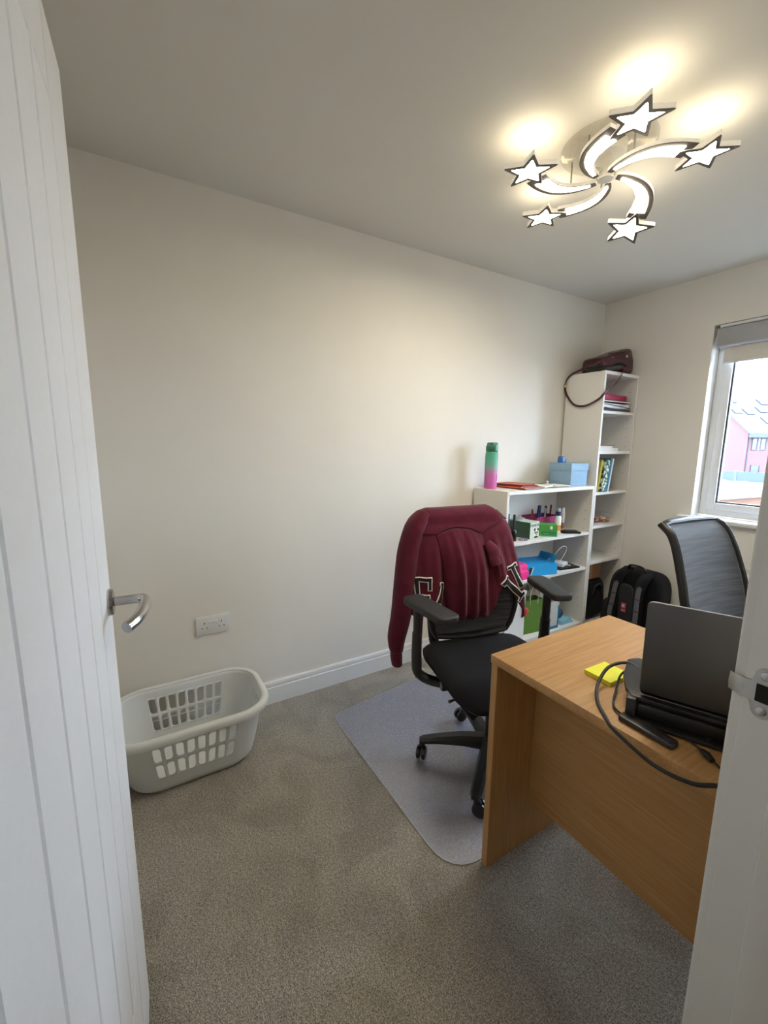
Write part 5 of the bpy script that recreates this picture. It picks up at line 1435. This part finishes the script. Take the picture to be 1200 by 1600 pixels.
for (x0, x1, z0, z1) in ((0.42, 0.98, 1.15, 2.20), (1.22, 1.80, 1.15, 2.20), (0.6, 1.5, -1.3, -0.12), (3.2, 4.3, 1.0, 2.2), (6.2, 7.3, 1.0, 2.2), (3.2, 4.3, -1.5, -0.2)):
    w = obj('window', wframe(x0, x1, z0 - GZ, z1 - GZ, 0.09, -0.05, 0.02, 0.0), M_dark, hs, smooth=False)
    obj('pane', box(x0 + 0.08, x1 - 0.08, -0.02, 0.01, z0 - GZ + 0.08, z1 - GZ - 0.08), M_wing, w, smooth=False)
obj('window_mullion', box(1.02, 1.18, -0.04, 0.02, 1.15 - GZ, 2.2 - GZ), mat('pale_mullion', (100, 96, 96), 0.6), hs, smooth=False)

h2 = tag(empty('far_house', (-16.5, 66.0, GZ), R(10)), 'red brick gable of a farther house behind the pale roof', 'house')
bm = bmesh.new()
ev2, w2 = 5.6, 8.0
pts = [(0, 0, 0), (w2, 0, 0), (w2, 0, ev2), (w2 / 2, 0, ev2 + 3.6), (0, 0, ev2)]
a = [bm.verts.new(p) for p in pts]; b = [bm.verts.new((p[0], 9, p[2])) for p in pts]
bm.faces.new(a); bm.faces.new(list(reversed(b)))
for i in range(5):
    j = (i + 1) % 5
    bm.faces.new((a[i], a[j], b[j], b[i]))
obj('walls', bm, M_brick, h2, smooth=False)
for s in (0, 1):
    p0 = (w2 / 2, ev2 + 3.6); p1 = (-0.3, ev2 - 0.27) if s == 0 else (w2 + 0.3, ev2 - 0.27)
    bm = bmesh.new()
    v = [bm.verts.new(p) for p in ((p0[0], -0.3, p0[1] + .03), (p1[0], -0.3, p1[1] + .03), (p1[0], 9.3, p1[1] + .03), (p0[0], 9.3, p0[1] + .03), (p0[0], -0.3, p0[1] + .18), (p1[0], -0.3, p1[1] + .18), (p1[0], 9.3, p1[1] + .18), (p0[0], 9.3, p0[1] + .18))]
    for f in ((0, 1, 2, 3), (4, 5, 6, 7), (0, 1, 5, 4), (1, 2, 6, 5), (2, 3, 7, 6), (3, 0, 4, 7)):
        bm.faces.new([v[i] for i in f])
    obj('roof_slope', bm, M_slate, h2, smooth=False)

ga = tag(empty('garage_block', (0, 26.0, GZ)), 'flat roofed garage with a grey panelled parapet in front of the brick house', 'garage')
obj('walls', box(-15, 0, 0, 6, 0, -0.36 - GZ), mat('grey_render', (72, 76, 80), 0.9), ga, smooth=False)
obj('flat_roof', box(-15.1, 0.1, -0.1, 6, -0.36 - GZ, -0.30 - GZ), mat('pale_felt', (66, 70, 72), 0.9), ga, smooth=False)
M_pan = mat('grey_blue_panel', (50, 62, 74), 0.7, var=0.05, vscale=1)
x = -14.6
while x < -0.4:
    obj('parapet_panel', box(x + 0.05, x + 1.19, 0.02, 0.06, -0.30 - GZ, 0.17 - GZ), M_pan, ga, smooth=False)
    obj('parapet_post', box(x - 0.05, x + 0.05, 0.0, 0.09, -0.30 - GZ, 0.22 - GZ), mat('pale_post', (64, 72, 80), 0.7), ga, smooth=False)
    x += 1.24

ob = tag(empty('outbuilding', (-3.9, 8.5, GZ), math.atan2(11.5, 1.5)), 'low timber outbuilding with a pale edged roof below the window', 'outbuilding')
obj('walls', box(0, 11.6, 0.0, 6, 0, -0.05 - GZ), mat('brown_boarding', (88, 58, 40), 0.85, var=0.15, vscale=2, stretch=(1, 1, 6)), ob, smooth=False)
obj('roof', box(-0.2, 11.8, -0.12, 6.1, -0.05 - GZ, 0.03 - GZ), mat('blue_grey_sheet', (36, 47, 56), 0.6, var=0.08, vscale=2, stretch=(6, 1, 1)), ob, smooth=False)
obj('roof_edge', box(-0.25, 11.85, -0.18, -0.12, -0.06 - GZ, 0.08 - GZ), mat('weathered_white_edge', (84, 90, 96), 0.6), ob, smooth=False)
for k in range(8):
    obj('roof_batten', box(-0.2, 11.8, 0.4 + 0.7 * k, 0.46 + 0.7 * k, 0.03 - GZ, 0.07 - GZ), mat('pale_batten', (72, 80, 86), 0.6), ob, smooth=False)
for x in (2.0, 5.0, 8.0):
    w = obj('window', wframe(x, x + 1.2, 0.9, 2.1, 0.1, -0.05, 0.02, 0.0), MATS['weathered_white_edge'], ob, smooth=False)
    obj('pane', box(x + 0.09, x + 1.11, -0.03, 0.01, 0.99, 2.01), M_wing, w, smooth=False)
